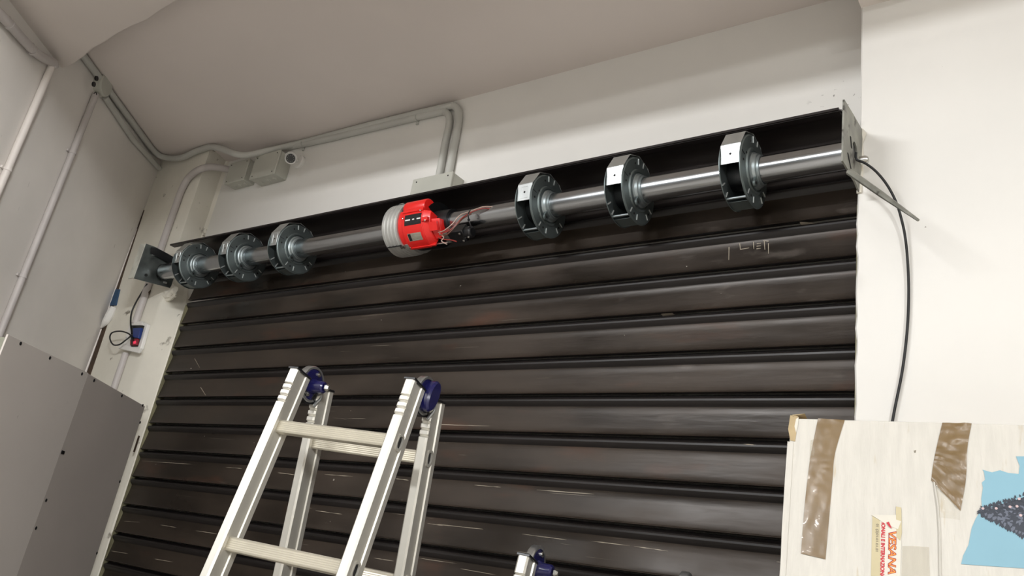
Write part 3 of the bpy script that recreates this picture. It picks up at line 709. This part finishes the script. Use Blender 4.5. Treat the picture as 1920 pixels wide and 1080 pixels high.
        for (b_, d_) in ((V((0, 0)), fd), (V((.144, -.005)), rd)):
            p = b_ - d_ * .10; q = HC + (p - HC) * .35
            mid = (p + q) / 2; dv = (p - q); ln = dv.length / 2; dv.normalize(); nv = V((-dv.y, dv.x))
            mb.obox(Q(w0 - .002, mid.x, mid.y), A_L * .008, (U_ * dv.x + Z_ * dv.y) * ln, (U_ * nv.x + Z_ * nv.y) * .024)
        mb.build('hinge_arm', M['black'], h, bevel=.002)
        # black collar under the disc
        mb = MB(); mb.lathe([(R, -.012), (R + .004, -.012), (R + .004, .004), (R, .004)], C(0), axis=A_L, up=Z_, n=30, a0=95, a1=250); mb.build('hinge_seal', M['black'], h)
        if i == 0:
            mb = MB(); mb.lathe([(0, .004), (.020, .004), (.016, .016), (.015, .036), (.012, .040), (0, .040)], C(0, .004, -.004), axis=A_L, up=Z_, n=32); kb = mb.build('knob', M['bluehinge'], h, angle=30)
            mb = MB(); mb.lathe([(0, .044), (.009, .044), (.009, .049), (.005, .053), (0, .053)], C(0, .004, -.004), axis=A_L, up=Z_, n=6); mb.build('nut', M['screw'], h)
            mb = MB()
            for a in (20, 205): mb.lathe([(0, .005), (.0065, .005), (.006, .009), (0, .011)], C(0, math.sin(math.radians(a)) * .030, math.cos(math.radians(a)) * .030), axis=A_L, up=Z_, n=16)
            mb.build('rivet', M['screw'], h)
        else:
            vs = []; n = 28
            for x_, g in ((.004, 0), (.010, .0015), (.022, .001), (.027, -.003)):
                for q in range(n):
                    a = 2 * PI * q / n; u = math.cos(a) * (.022 + g) ; v_ = math.sin(a) * (.039 + g); c, s_ = math.cos(-.32), math.sin(-.32)
                    vs.append(C(x_, u * c - v_ * s_, u * s_ + v_ * c))
            fs = [(i2 * n + k, i2 * n + (k + 1) % n, (i2 + 1) * n + (k + 1) % n, (i2 + 1) * n + k) for i2 in range(3) for k in range(n)] + [tuple(range(n))[::-1], tuple(3 * n + k for k in range(n))]
            MB().add(vs, fs).build('lock_grip', M['bluehinge'], h, angle=30)
        # latch lever
        mb = MB(); pts = [C(.008, .020, -.022), C(.012, .030, -.016), C(.012, .034, -.026), C(.010, .026, -.040), C(.008, .022, -.050)]
        mb.tube(pts, .0045, 8, sub=3); mb.build('latch', M['hingering'], h)
    return t
ld = make_ladder(0.0)
l2 = make_ladder(-0.33)
hc0 = A_L * -.012 + U_ * .080 + Z_ * .128
l2.location = at_y(1004, 1063, -.355) - hc0
l2['label'] = 'lower aluminium folding ladder, only its hinge tops showing at the bottom edge'

# ================================================================== carton with a tree picture
T_ = V((.99751, .07047, 0)); S_ = V((.00952, -.13475, -.99083)); N_ = T_.cross(S_).normalized()
if N_.y < 0: N_ = -N_
BO = V((-.5105, -.35, 2.0065)); BL = 2.0065 / .99083; BW = .66; BD = .275
def onbox(px, py, off=0.0):
    p = at_plane(px, py, BO, N_); return p - N_ * off
def bc(p): d = p - BO; return d.dot(T_), d.dot(S_)
cb = thing('cardboard_box', BO + S_ * BL + T_ * .3, 'tall white cardboard box taped brown, propped upright at the lower right', 'box')
CO = BO + S_ * BL + T_ * .3
mb = MB()
# front sheet with small dents along the edge
mb.obox(BO + T_ * BW / 2 + S_ * BL / 2 + N_ * .0025, T_ * BW / 2, S_ * BL / 2, N_ * .0025); mb.build('front_panel', M['card'], cb, CO, bevel=.0015)
mb = MB(); mb.obox(BO + T_ * .0025 + S_ * BL / 2 + N_ * BD / 2, T_ * .0025, S_ * BL / 2, N_ * (BD / 2 - .003)); mb.obox(BO + T_ * (BW - .0025) + S_ * BL / 2 + N_ * BD / 2, T_ * .0025, S_ * BL / 2, N_ * (BD / 2 - .003)); mb.build('side_panel', M['card'], cb, CO)
mb = MB(); mb.obox(BO + T_ * BW / 2 + S_ * BL / 2 + N_ * (BD - .0025), T_ * BW / 2, S_ * BL / 2, N_ * .0025); mb.build('back_panel', M['kraft'], cb, CO)
mb = MB(); mb.obox(BO + T_ * BW / 2 + S_ * .002 + N_ * BD / 2, T_ * (BW / 2 - .004), S_ * .002, N_ * (BD / 2 - .004)); mb.build('top_flap', M['kraft'], cb, CO)
def sheet(pts, name, mt_, off, thick=.0006, wav=0.0, par=cb):
    """flat sheet on the front face, outline given by sight lines"""
    P2 = [bc(onbox(*p)) for p in pts]
    mb = MB(); mb.prism(P2, BO - N_ * off, T_, S_, N_ * thick); return mb.build(name, mt_, par, CO)
# torn brown corner at the top left and lifted paper scrap
sheet([(1482, 779), (1497, 781), (1495, 800), (1491, 828), (1482, 826), (1478, 805)], 'torn_corner', M['kraft'], .0012)
sheet([(1493, 786), (1498, 783), (1496, 800), (1493, 812), (1490, 800)], 'torn_corner', M['labelwhite'], .0018)
mb = MB(); a = onbox(1486, 781, .002); b = onbox(1510, 777, .004)
mb.add([a, b, b + N_ * .03 + S_ * .004, a + N_ * .03 + S_ * .003, a - S_ * .003], [(0, 1, 2, 3), (0, 4, 1)]); mb.build('paper_scrap', M['kraft'], cb, CO)
# folded paper lip down the left edge
sheet([(1477, 828), (1488, 830), (1484, 900), (1478, 1000), (1473, 1085), (1463, 1085), (1466, 1000), (1472, 900)], 'edge_fold', M['card'], .0016, .0012)
# tapes as crumpled grids
def tape(left, right, name, mt_, off, nx=8, ny=34, amp=.0009, seed=1):
    random.seed(seed); vs = []; L_ = smooth([onbox(*p) for p in left], 12); R_ = smooth([onbox(*p) for p in right], 12)
    ny = len(L_) - 1
    for j in range(ny + 1):
        for i in range(nx + 1):
            p = L_[j].lerp(R_[j], i / nx); e = 0 if i in (0, nx) else 1
            h = off + e * amp * (random.random() ** 2 + .25 * math.sin(i * 1.3 + j * .35)); vs.append(p - N_ * max(h, .0004))
    fs = [(j * (nx + 1) + i, j * (nx + 1) + i + 1, (j + 1) * (nx + 1) + i + 1, (j + 1) * (nx + 1) + i) for j in range(ny) for i in range(nx)]
    return MB().add(vs, fs).build(name, mt_, cb, CO, angle=80)
tape([(1534, 785), (1521, 850), (1514, 900), (1507, 970), (1502, 1038)], [(1584, 788), (1566, 850), (1561, 900), (1555, 970), (1548, 1049)], 'brown_tape', M['tape'], .0010, seed=2)
tape([(1767, 793), (1756, 840), (1750, 870), (1746, 901)], [(1822, 794), (1814, 840), (1811, 900), (1801, 958)], 'brown_tape', M['tape'], .0012, amp=.0022, seed=4)
tape([(1752, 905), (1757, 940), (1762, 970)], [(1800, 955), (1800, 965), (1800, 975)], 'clear_tape', M['cleartape'], .0008, amp=.0018, seed=5)
sheet([(1520, 826), (1530, 823), (1526, 862), (1518, 862)], 'clear_tape', M['cleartape'], .0010)
mb = MB(); mb.tube([onbox(1752, 905, .003), onbox(1759, 950, .003), onbox(1762, 1000, .0025), onbox(1763, 1085, .0025)], .0013, 6); mb.build('crease', M['card'], cb, CO)
# courier tape label
sheet([(1636, 966), (1660, 967), (1662, 1085), (1633, 1085)], 'label', M['labelpaper'], .0008)
sheet([(1650, 966), (1688, 966), (1690, 1018), (1688, 1085), (1652, 1085)], 'label', M['labelwhite'], .0011)
sheet([(1680, 950), (1690, 952), (1691, 1000), (1688, 1014), (1681, 1008)], 'label', M['labelpaper'], .0014)
sheet([(1634, 966), (1655, 966), (1690, 978), (1684, 993), (1664, 985), (1650, 976)], 'label_fold', M['labelwhite'], .0020, .0010)
sheet([(1692, 1024), (1710, 1024), (1742, 1026), (1744, 1085), (1690, 1085)], 'clear_tape', M['cleartape'], .0009)
def boxtext(body, px, py, size, mt_, off, name='lettering', bold=0.0, sx=1.0, shear=0.0, font=None):
    cu = bpy.data.curves.new('t', 'FONT'); cu.body = body; cu.size = size; cu.extrude = .0002; cu.offset = bold; cu.shear = shear
    to = bpy.data.objects.new('t', cu); COL.objects.link(to); bpy.context.view_layer.update()
    me = bpy.data.meshes.new_from_object(to.evaluated_get(bpy.context.evaluated_depsgraph_get()))
    bpy.data.objects.remove(to); me.name = name
    p = onbox(px, py, off) - CO
    Xd = S_; Yd = T_          # reads downwards
    for v in me.vertices:
        c = v.co.copy(); v.co = p + Xd * c.x * sx + Yd * c.y - N_ * c.z
    me.materials.clear(); me.materials.append(mt_)
    o = bpy.data.objects.new(name, me); COL.objects.link(o); o.parent = cb; return o
boxtext('VESANA', 1667, 994, .0165, M['printdarkred'], .0014, bold=.0007, sx=1.22, shear=.15)
boxtext('VESANA', 1667.3, 994.5, .0165, M['printorange'], .0018, bold=-.0001, sx=1.22, shear=.15)
boxtext('®', 1676, 1067, .0040, M['printgrey'], .0014)
mb = MB(); p, q = onbox(1667, 1000, .0013), onbox(1667, 1030, .0013); mb.obox((p + q) / 2, (q - p) / 2, T_ * .0008, N_ * .0002); mb.build('lettering', M['printdarkred'], cb, CO)
boxtext('IONALI E INTERNAZIONALI', 1653.3, 980, .0082, M['printred'], .0014, bold=.0004, sx=.98)
boxtext('01 (2)01.01.01.01', 1643.2, 982, .0058, M['printgrey'], .0014, sx=1.2)
sheet([(1662, 981), (1667, 979), (1673, 992), (1668, 989)], 'lettering', M['printred'], .0032, .0003)
# torn light blue picture with a fir tree lying on its side
pic = sheet([(1905, 856), (1960, 856), (1960, 1068), (1920, 1066), (1860, 1062), (1802, 1058), (1806, 1042), (1816, 1022), (1822, 990), (1830, 972), (1836, 962), (1841, 950), (1840, 935), (1843, 915), (1841, 905), (1847, 900), (1845, 885), (1842, 881), (1860, 886), (1875, 882), (1890, 887), (1910, 889), (1912, 874)], 'picture', M['printblue'], .0010)
sheet([(1840, 960), (1850, 953), (1866, 949), (1880, 945), (1892, 941), (1905, 938), (1920, 932), (1960, 915), (1960, 1005), (1920, 988), (1905, 980), (1888, 973), (1870, 968), (1852, 965)], 'tree_print', M['tree_d'], .0012, .0001, par=pic)
random.seed(11)
def needle_layer(mt_, n, off, wl, name, lo=0.0, hi=1.0):
    mb = MB()
    for k in range(n):
        t = random.random() ** .8; cx = 1838 + t * 130; half = 3 + t * 58; cy = 958 + t * 12
        s_ = random.uniform(-1, 1)
        s_ = lo + (hi - lo) * (s_ + 1) / 2
        y = cy + s_ * half; x = cx + abs(s_) * 4
        ang = math.radians(random.uniform(-35, 35)) + s_ * 1.15; ln = random.uniform(.55, 1.0) * wl; wd = ln * .32
        c_ = bc(onbox(x, y)); d = (math.cos(ang + (0)), math.sin(ang)); nn = (-d[1], d[0])
        # leaf points left-outwards (branch tips towards the tip side)
        d = (-math.cos(ang) * .35, math.sin(ang)) if abs(s_) > .4 else (-math.cos(ang), math.sin(ang)); L2 = math.hypot(*d); d = (d[0] / L2, d[1] / L2); nn = (-d[1], d[0])
        P = [(c_[0] - nn[0] * wd, c_[1] - nn[1] * wd), (c_[0] + d[0] * ln * .5 - nn[0] * wd * .8, c_[1] + d[1] * ln * .5 - nn[1] * wd * .8), (c_[0] + d[0] * ln, c_[1] + d[1] * ln), (c_[0] + d[0] * ln * .5 + nn[0] * wd * .8, c_[1] + d[1] * ln * .5 + nn[1] * wd * .8), (c_[0] + nn[0] * wd, c_[1] + nn[1] * wd)]
        o2 = off + random.random() * .0002
        mb.add([BO - N_ * o2 + T_ * a + S_ * b for a, b in P], [(0, 1, 2, 3, 4)])
    return mb.build(name, mt_, pic)
def fix(o): o['kind'] = 'stuff'
fix(needle_layer(M['tree_d'], 420, .0014, .0105, 'tree_print'))
fix(needle_layer(M['tree_m'], 150, .0017, .0075, 'tree_print', -.5, .98))
fix(needle_layer(M['tree_d'], 160, .0020, .0070, 'tree_print', -.98, .3))
mb = MB()
for x, y in ((1843, 954), (1868, 954), (1894, 951), (1911, 936), (1914, 967), (1907, 950)):
    p = onbox(x, y, .0021); mb.lathe([(0, 0), (.0022, 0), (.0022, .0002), (0, .0002)], p, axis=-N_, up=S_, n=10)
mb.build('bauble_print', M['tree_dot'], pic)
# small dent / spot
sheet([(1713, 845), (1718, 844), (1717, 849), (1714, 849)], 'spot', M['printgrey'], .0004)

# ================================================================== black cable at the right
mb = MB(); pts = [V((XB + .006, hc[0] + .002, hc[1] - .004)), at_y(1606, 299, -.125), at_y(1622, 306, -.12), at_y(1642, 321, -.11), at_y(1662, 345, -.095), at_y(1679, 376, -.08), at_y(1690, 410, -.07), at_y(1698, 450, -.064), at_y(1703, 510, -.060), at_y(1703.5, 570, -.058), at_y(1700, 630, -.058), at_y(1691, 700, -.058), at_y(1673, 792, -.058)]
e = pts[-1]; pts += [e + V((-.02, 0, -.15)), e + V((-.03, 0, -.35))]
mb.tube(pts, .0030, 10, sub=5); tag(mb.build('cable', M['cable'], None, pts[0]), 'black cable hanging from the right end plate down the white pillar', 'cable')

# ================================================================== conduits, boxes, camera
def conduit(pts, r, mt_, label, group=None, sub=0, clips=(), n=12, cat='conduit'):
    pts = [V(p) for p in pts]
    for p in pts:
        if p.y > -.88: p.z = min(p.z, ceil_z(p.x) - r - .002)
    o_ = V(pts[0]); t = thing('conduit', o_, label, cat, group)
    MB().tube(pts, r, n, sub=sub).build('pipe', mt_, t, o_)
    for c, d, nn in clips:
        c = V(c); d = V(d).normalized(); nn = V(nn).normalized(); mb = MB()
        mb.lathe([(r, -.005), (r + .0025, -.005), (r + .0025, .005), (r, .005)], c, axis=d, up=nn, n=20)
        sdv = d.cross(nn); mb.obox(c + sdv * (r + .006) - nn * (r * .6), d * .005, sdv * .007, nn * .004); mb.build('pipe_clip', mt_, t, o_)
    return t
RW = .014
# nearer vertical on the left wall
a = at_wall(98, 122, RW); b = at_wall(0, 342, RW); dn = V((0, 0, -1)); b2 = V((a.x, a.y, .3))
a2 = V((a.x, a.y, a.z)); clip = at_wall(8, 313, RW); clip = V((a.x, a.y, clip.z))
conduit([a2 + V((0, 0, .0)), b2], RW, M['pipe_white'], 'white conduit running down the left wall at the left picture edge', clips=[(clip, dn, WN), (V((a.x, a.y, 2.45)), dn, WN)])
# farther vertical on the left wall, from the round box
a = at_wall(180, 176, RW); clips = [(V((a.x, a.y, at_wall(127, 277, RW).z)), dn, WN), (V((a.x, a.y, at_wall(33, 512, RW).z)), dn, WN)]
conduit([a, V((a.x, a.y, .3))], RW, M['pipe_lilac'], 'grey conduit dropping from the round junction box on the left wall', clips=clips)
# junction box
jb = at_wall(186, 158, .0); t = thing('junction_box', jb, 'grey round junction box with two dark plugs under the ceiling, left wall', 'junction box')
mb = MB(); mb.lathe([(0, .0), (.052, .0), (.052, .030), (.046, .036), (0, .036)], jb, axis=WN, up=(0, 0, 1), n=32); mb.build('body', M['boxgrey'], t, jb, angle=30)
for px, py in ((181, 147), (176, 158)):
    p = at_wall(px, py, .036); mb = MB(); mb.lathe([(0, -.004), (.011, -.004), (.011, .003), (0, .003)], p, axis=WN, up=(0, 0, 1), n=20); mb.build('plug', M['black'], t, jb)
p = at_wall(179, 175, .038); mb = MB(); mb.tube([p + WD * -.012, p + V((0, 0, .006)), p + WD * .010 - V((0, 0, .008))], .002, 6, sub=3); mb.build('wire_end', M['black'], t, jb)
# pair along the top of the left wall
def wallrun(p, q, off): return [at_wall(*p, off), at_wall(*q, off)]
conduit(wallrun((144, 88), (181, 138), RW + .004), RW * .9, M['pipe_white'], 'short pale conduit from the beam to the round junction box')
conduit([at_wall(197, 182, RW), at_wall(250, 262, RW), at_wall(299, 316, RW)], RW, M['pipe'], 'lower grey conduit from the round box to the far corner')
q0 = at_wall(152, 78, .016); q1 = at_wall(305, 296, .016); 
cj = V((-3.93, -.09, 3.352))
conduit([at_wall(152, 76, .017), at_wall(205, 158, .017), at_wall(262, 240, .017), at_wall(292, 280, .022), at_y(312, 296, -.085), at_y(340, 296, -.078), at_y(362, 286, -.075), at_y(392, 276, -.07), at_y(415, 279, -.068), at_y(440, 288, -.065), at_y(462, 291, -.03), at_y(500, 283, .02), at_y(560, 266, YL - .016), at_y(700, 233, YL - .016), at_y(835, 201, YL - .016), at_y(851, 199, YL - .016), at_y(859, 208, YL - .016), at_y(860, 225, YL - .016), at_y(856, 250, YL - .016), at_y(838, 346, YL - .016)], .0155, M['pipe'], 'upper grey conduit hugging the ceiling line then turning down to the box', sub=3)
t = bpy.data.objects.new('x', None); bpy.data.objects.remove(t)
conduit([at_y(541, 276, YL - .014), at_y(600, 264, YL - .014), at_y(700, 240, YL - .014), at_y(822, 211, YL - .014), at_y(836, 211, YL - .014), at_y(842, 219, YL - .014), at_y(842, 235, YL - .014), at_y(836, 262, YL - .014), at_y(820, 348, YL - .014)], .0145, M['pipe'], 'lower grey conduit below the ceiling pipe, turning down beside it', sub=4,
        clips=[(at_y(782, 221, YL - .014), at_y(800, 217, 0) - at_y(782, 221, 0), (0, -1, 0)), (at_y(568, 271, YL - .014), (1, 0, 0), (0, -1, 0))])
# under the beam at the far upper left
pA = at_wall(-30, -8, .02); pB = at_wall(40, 62, .022); pC = at_wall(84, 112, .022)
conduit([at_wall(-60, -30, .022), at_wall(0, 26, .022), at_wall(60, 92, .022), at_wall(88, 112, .022), at_wall(100, 117, .020), at_wall(100, 124, .016)], .018, M['pipe_lilac'], 'dusty conduit running under the beam then bending down the left wall', sub=3,
        clips=[(at_wall(18, 46, .022), WD, WN), (at_wall(62, 95, .022), WD, WN)])
# box 3 above the shutter
def wallbox(px0, py0, w_, h_, d_, label, y=YL, knock=True, name='junction_box'):
    o_ = at_y(px0, py0, y); t = thing(name, o_, label, 'junction box')
    mb = MB(); mb.box(o_.x, o_.x + w_, y - d_, y, o_.z - h_, o_.z); bd = mb.build('body', M['boxgrey'], t, o_, bevel=.003)
    mb = MB(); mb.box(o_.x - .002, o_.x + w_ + .002, y - d_ - .010, y - d_, o_.z - h_ - .002, o_.z + .002); lid = mb.build('lid', M['boxgrey'], t, o_, bevel=.003)
    mb = MB()
    for sx in (.1, .9):
        for sz in (.1, .9): mb.lathe([(0, 0), (.003, 0), (.003, .001), (0, .001)], (o_.x + w_ * sx, y - d_ - .010, o_.z - h_ * sz), axis=(0, -1, 0), n=8)
    mb.build('screw', M['blackmatte'], lid)
    if knock:
        mb = MB()
        for k in range(3):
            cx = o_.x + w_ * (.22 + .28 * k); mb.lathe([(.0, .0), (.012, .0), (.010, .004), (0, .004)], (cx, y - d_ * .5, o_.z - h_), axis=(0, 0, -1), up=(1, 0, 0), n=16)
        mb.build('knockout', M['boxgrey'], t, o_)
    return t
wallbox(452, 319, .155, .115, .055, 'smaller grey junction box, left of the pair below the ceiling')
wallbox(503, 308, .185, .125, .065, 'larger grey junction box between the small one and the security camera')
wallbox(797, 353, .20, .14, .06, 'grey junction box half hidden behind the top of the shutter', knock=False)
# dusty conduit down the left pillar, passing behind the bracket and on down to the outlet
pp = [at_y(440, 321, YL - .018), at_y(420, 316, .02), at_y(395, 313, -.04), at_y(374, 318, YP - .03), at_y(355, 332, YP - .02), at_y(341, 355, YP - .018), at_y(330, 385, YP - .017)]
xc = pp[-1].x; zc = pp[-1].z; pp += [V((xc - .003, YP - .017, zc - .15)), V((xc - .005, YP - .017, 2.62)), V((xc - .005, YP - .017, 2.50))]
conduit(pp, .017, M['pipe_lilac'], 'dusty grey conduit curving from the junction box down the left pillar', sub=4)
c0 = at_y(236, 662, YP - .014); conduit([c0, V((c0.x, c0.y, 1.2))], .015, M['pipe_lilac'], 'grey conduit below the open outlet on the left pillar')
# security camera
sc0 = at_y(563, 305, YL); t = thing('security_camera', sc0, 'small white dome-eyed security camera on the wall beside the junction boxes', 'camera')
mb = MB(); mb.lathe([(0, 0), (.034, 0), (.034, .010), (.028, .016), (0, .016)], sc0, axis=(0, -1, 0), n=32); mb.build('base', M['whiteplastic'], t, sc0, angle=30)
lensc = at_y(545, 297, YL - .105); look = (CAM - lensc).normalized() + V((-.06, 0, -.03)); look.normalize(); rear = lensc - look * .050
mb = MB(); mb.tube([sc0 + V((0, -.012, 0)), sc0 + V((-.01, -.035, .0)), rear], .010, 12, sub=4); mb.build('arm', M['whiteplastic'], t, sc0)
mb = MB(); mb.lathe([(0, -.060), (.018, -.058), (.024, -.045), (.026, .0), (.026, .006), (.0250, .008), (.0215, .0043), (0, .0043)], lensc, axis=look, up=(0, 0, 1), n=36); hd_ = mb.build('housing', M['whiteplastic'], t, sc0, angle=30)
mb = MB(); mb.lathe([(0, .0045), (.0205, .0045), (.0205, .0060), (0, .0068)], lensc, axis=look, up=(0, 0, 1), n=30); ln_ = mb.build('lens', M['black'], hd_)
mb = MB(); r_ = look.cross(V((0, 0, 1))).normalized(); u_ = r_.cross(look)
for k in range(10):
    a = 2 * PI * k / 10; c = lensc + (r_ * math.cos(a) + u_ * math.sin(a)) * .0145 + look * .0058; mb.lathe([(0, 0), (.0016, 0), (.0012, .001), (0, .0012)], c, axis=look, up=(0, 0, 1), n=8)
ir = mb.build('infrared_led', M['boxgrey'], hd_)
mb = MB(); mb.lathe([(.0265, -.048), (.0285, -.048), (.0285, .018), (.0265, .018)], lensc, axis=look, up=(0, 0, 1), n=20, a0=-75, a1=75); vz = mb.build('visor', M['whiteplastic'], hd_)

# ================================================================== open outlet with loop of wire on the left pillar
oc = at_y(262, 610, YP); ot = thing('wall_outlet', oc, 'open white outlet box with blue and red parts on the left pillar', 'outlet')
def PY(px, py, off=0.0): return at_y(px, py, YP - off)
def quadbox(mb, pts, y0, depth):
    P = [at_y(px, py, y0) for px, py in pts]; mb.prism([(p.x, p.z) for p in P], (0, y0, 0), (1, 0, 0), (0, 0, 1), (0, -depth, 0)); return mb
mb = MB(); quadbox(mb, [(236, 655), (262, 664), (270, 655), (283, 610), (272, 604), (250, 606), (240, 640)], YP, .018); mb.build('back_box', M['whiteplastic'], ot, oc, bevel=.003)
mb = MB(); quadbox(mb, [(226, 655), (232, 645), (252, 652), (268, 657), (263, 663)], YP - .018, .012); mb.build('front_lip', M['whiteplastic'], ot, oc, bevel=.002)
mb = MB(); quadbox(mb, [(246, 606), (270, 605), (271, 611), (247, 611)], YP - .018, .010); mb.build('front_lip', M['whiteplastic'], ot, oc, bevel=.002)
mb = MB(); quadbox(mb, [(247, 611), (271, 611), (259, 650), (247, 650)], YP - .018, .003); mb.build('cavity', M['darkmetal'], ot, oc)
mb = MB(); quadbox(mb, [(254, 617), (269, 616), (264, 636), (254, 634)], YP - .021, .014); mb.build('blue_switch', M['socketblue'], ot, oc, bevel=.002)
mb = MB(); quadbox(mb, [(248, 638), (262, 636), (259, 648), (248, 649)], YP - .021, .012); mb.build('red_terminal', M['socketred'], ot, oc, bevel=.002)
mb = MB(); quadbox(mb, [(250, 641), (255, 639), (255, 644), (251, 645)], YP - .033, .002); mb.build('red_light', M['led'], ot, oc)
mb = MB(); mb.tube([PY(248, 648, .03), PY(246, 632, .04), PY(240, 625, .05), PY(225, 621, .06), PY(210, 624, .06), PY(206, 634, .06), PY(212, 646, .06), PY(224, 646, .06), PY(238, 636, .05), PY(247, 630, .035), PY(252, 640, .03)], .0035, 8, sub=5); mb.build('wire_loop', M['cable'], ot, oc)
mb = MB(); mb.tube([PY(247, 626, .03), PY(245, 605, .03), PY(247, 585, .03), PY(256, 565, .03), PY(268, 545, .03), PY(276, 532, .03)], .0038, 8, sub=5)
tag(mb.build('cable', M['cable'], None, PY(247, 626, .03)), 'black cable climbing from the open outlet to the left end plate', 'cable')
# chipped lump beside the cable
mb = MB(); mb.tube([PY(274, 538, .006), PY(277, 546, .012), PY(276, 556, .006)], [.004, .014, .004], 8, sub=3); tag(mb.build('plaster_chip', M['gap'], None, PY(277, 546)), 'dark chipped patch of plaster just under the left end plate', 'plaster')
# black cable in the upper corner gap
mb = MB(); mb.tube([PY(262, 366, .03), PY(265, 368, .012), PY(270, 372, .010), PY(267, 384, .010), PY(256, 408, .010), PY(246, 440, .010), PY(240, 462, .008)], .005, 8, sub=5); tag(mb.build('cable', M['cable'], None, PY(262, 366, .03)), 'black cable end hooked in the gap high in the left corner', 'cable')
# blue tape and the white sleeve below it
mb = MB(); quadbox(mb, [(212, 543), (226, 543), (219, 573), (203, 574)], YP, .006); tag(mb.build('tape_patch', M['bluetape'], None, PY(214, 558), bevel=.001), 'blue tape patch stuck in the left corner above the panels', 'tape')
mb = MB(); mb.tube([PY(213, 576, .012), PY(206, 590, .014), PY(199, 602, .014), PY(190, 614, .010)], [.014, .020, .018, .006], 10, sub=3); tag(mb.build('plastic_sleeve', M['whiteplastic'], None, PY(205, 590)), 'crumpled white plastic sleeve just under the blue tape', 'sleeve')

# ================================================================== grey sheet panels standing in front of the left corner
PO = V((-3.366, -.063, 0)); PE = V((-2.680, -.933, 0)); PD = (PE - PO).normalized(); PL_ = (PE - PO).length; ZT = 2.104; sdx = .545 / 1.108 * PL_
PO2 = PO
pn = thing('sheet_panel', PO + PD * PL_ / 2, 'pair of grey sheet panels screwed to a frame before the left wall', 'panel')
def pcoord(px, py): p = at_plane(px, py, PO, WN); return (p - PO).dot(PD), p.z
c_ = PO + PD * PL_ / 2
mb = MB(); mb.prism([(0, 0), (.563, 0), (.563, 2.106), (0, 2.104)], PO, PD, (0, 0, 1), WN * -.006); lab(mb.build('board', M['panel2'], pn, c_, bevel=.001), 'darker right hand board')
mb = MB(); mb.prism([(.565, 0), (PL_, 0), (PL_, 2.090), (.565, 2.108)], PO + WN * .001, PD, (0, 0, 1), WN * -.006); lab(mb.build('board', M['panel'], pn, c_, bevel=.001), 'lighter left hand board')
for s0 in (.03, .565, PL_ - .03):
    mb = MB(); mb.obox(PO + PD * s0 - WN * .028 + V((0, 0, 1.04)), PD * .02, WN * .0215, V((0, 0, 1.04))); mb.build('batten', M['timber'], pn, c_)
mb = MB(); mb.obox(PO + PD * PL_ / 2 - WN * .028 + V((0, 0, 2.07)), PD * (PL_ / 2 - .055), WN * .0215, V((0, 0, .02))); mb.build('batten', M['timber'], pn, c_)
mb = MB()
for px, py in ((38, 644), (93, 671), (153, 701), (176, 713), (228, 742), (267, 760), (262, 792), (117, 848), (67, 990), (86, 938), (224, 903), (181, 1037)):
    s_, z = pcoord(px, py); mb.lathe([(0, 0), (.0060, 0), (.0055, .0015), (0, .002)], PO + PD * s_ + V((0, 0, z)) + WN * .001, axis=WN, up=(0, 0, 1), n=10)
mb.build('screw', M['blackmatte'], pn, c_)
for px, py, hh in ((117, 848, .008),):
    s_, z = pcoord(px, py); mb = MB(); mb.obox(PO + PD * s_ + V((0, 0, z)) + WN * .002, PD * .010, WN * .0015, V((0, 0, hh * .7))); mb.build('clip', M['black'], pn, c_)
s_, z = pcoord(255, 832); mb = MB(); mb.obox(PO + PD * (s_ - .002) + V((0, 0, z)) + WN * .0015, PD * .008, WN * .001, V((0, 0, .035))); lab(mb.build('tape_strip', M['gap'], pn, c_), 'brown strip at the edge')

for o in bpy.data.objects:
    if o.get('local'): del o['local']
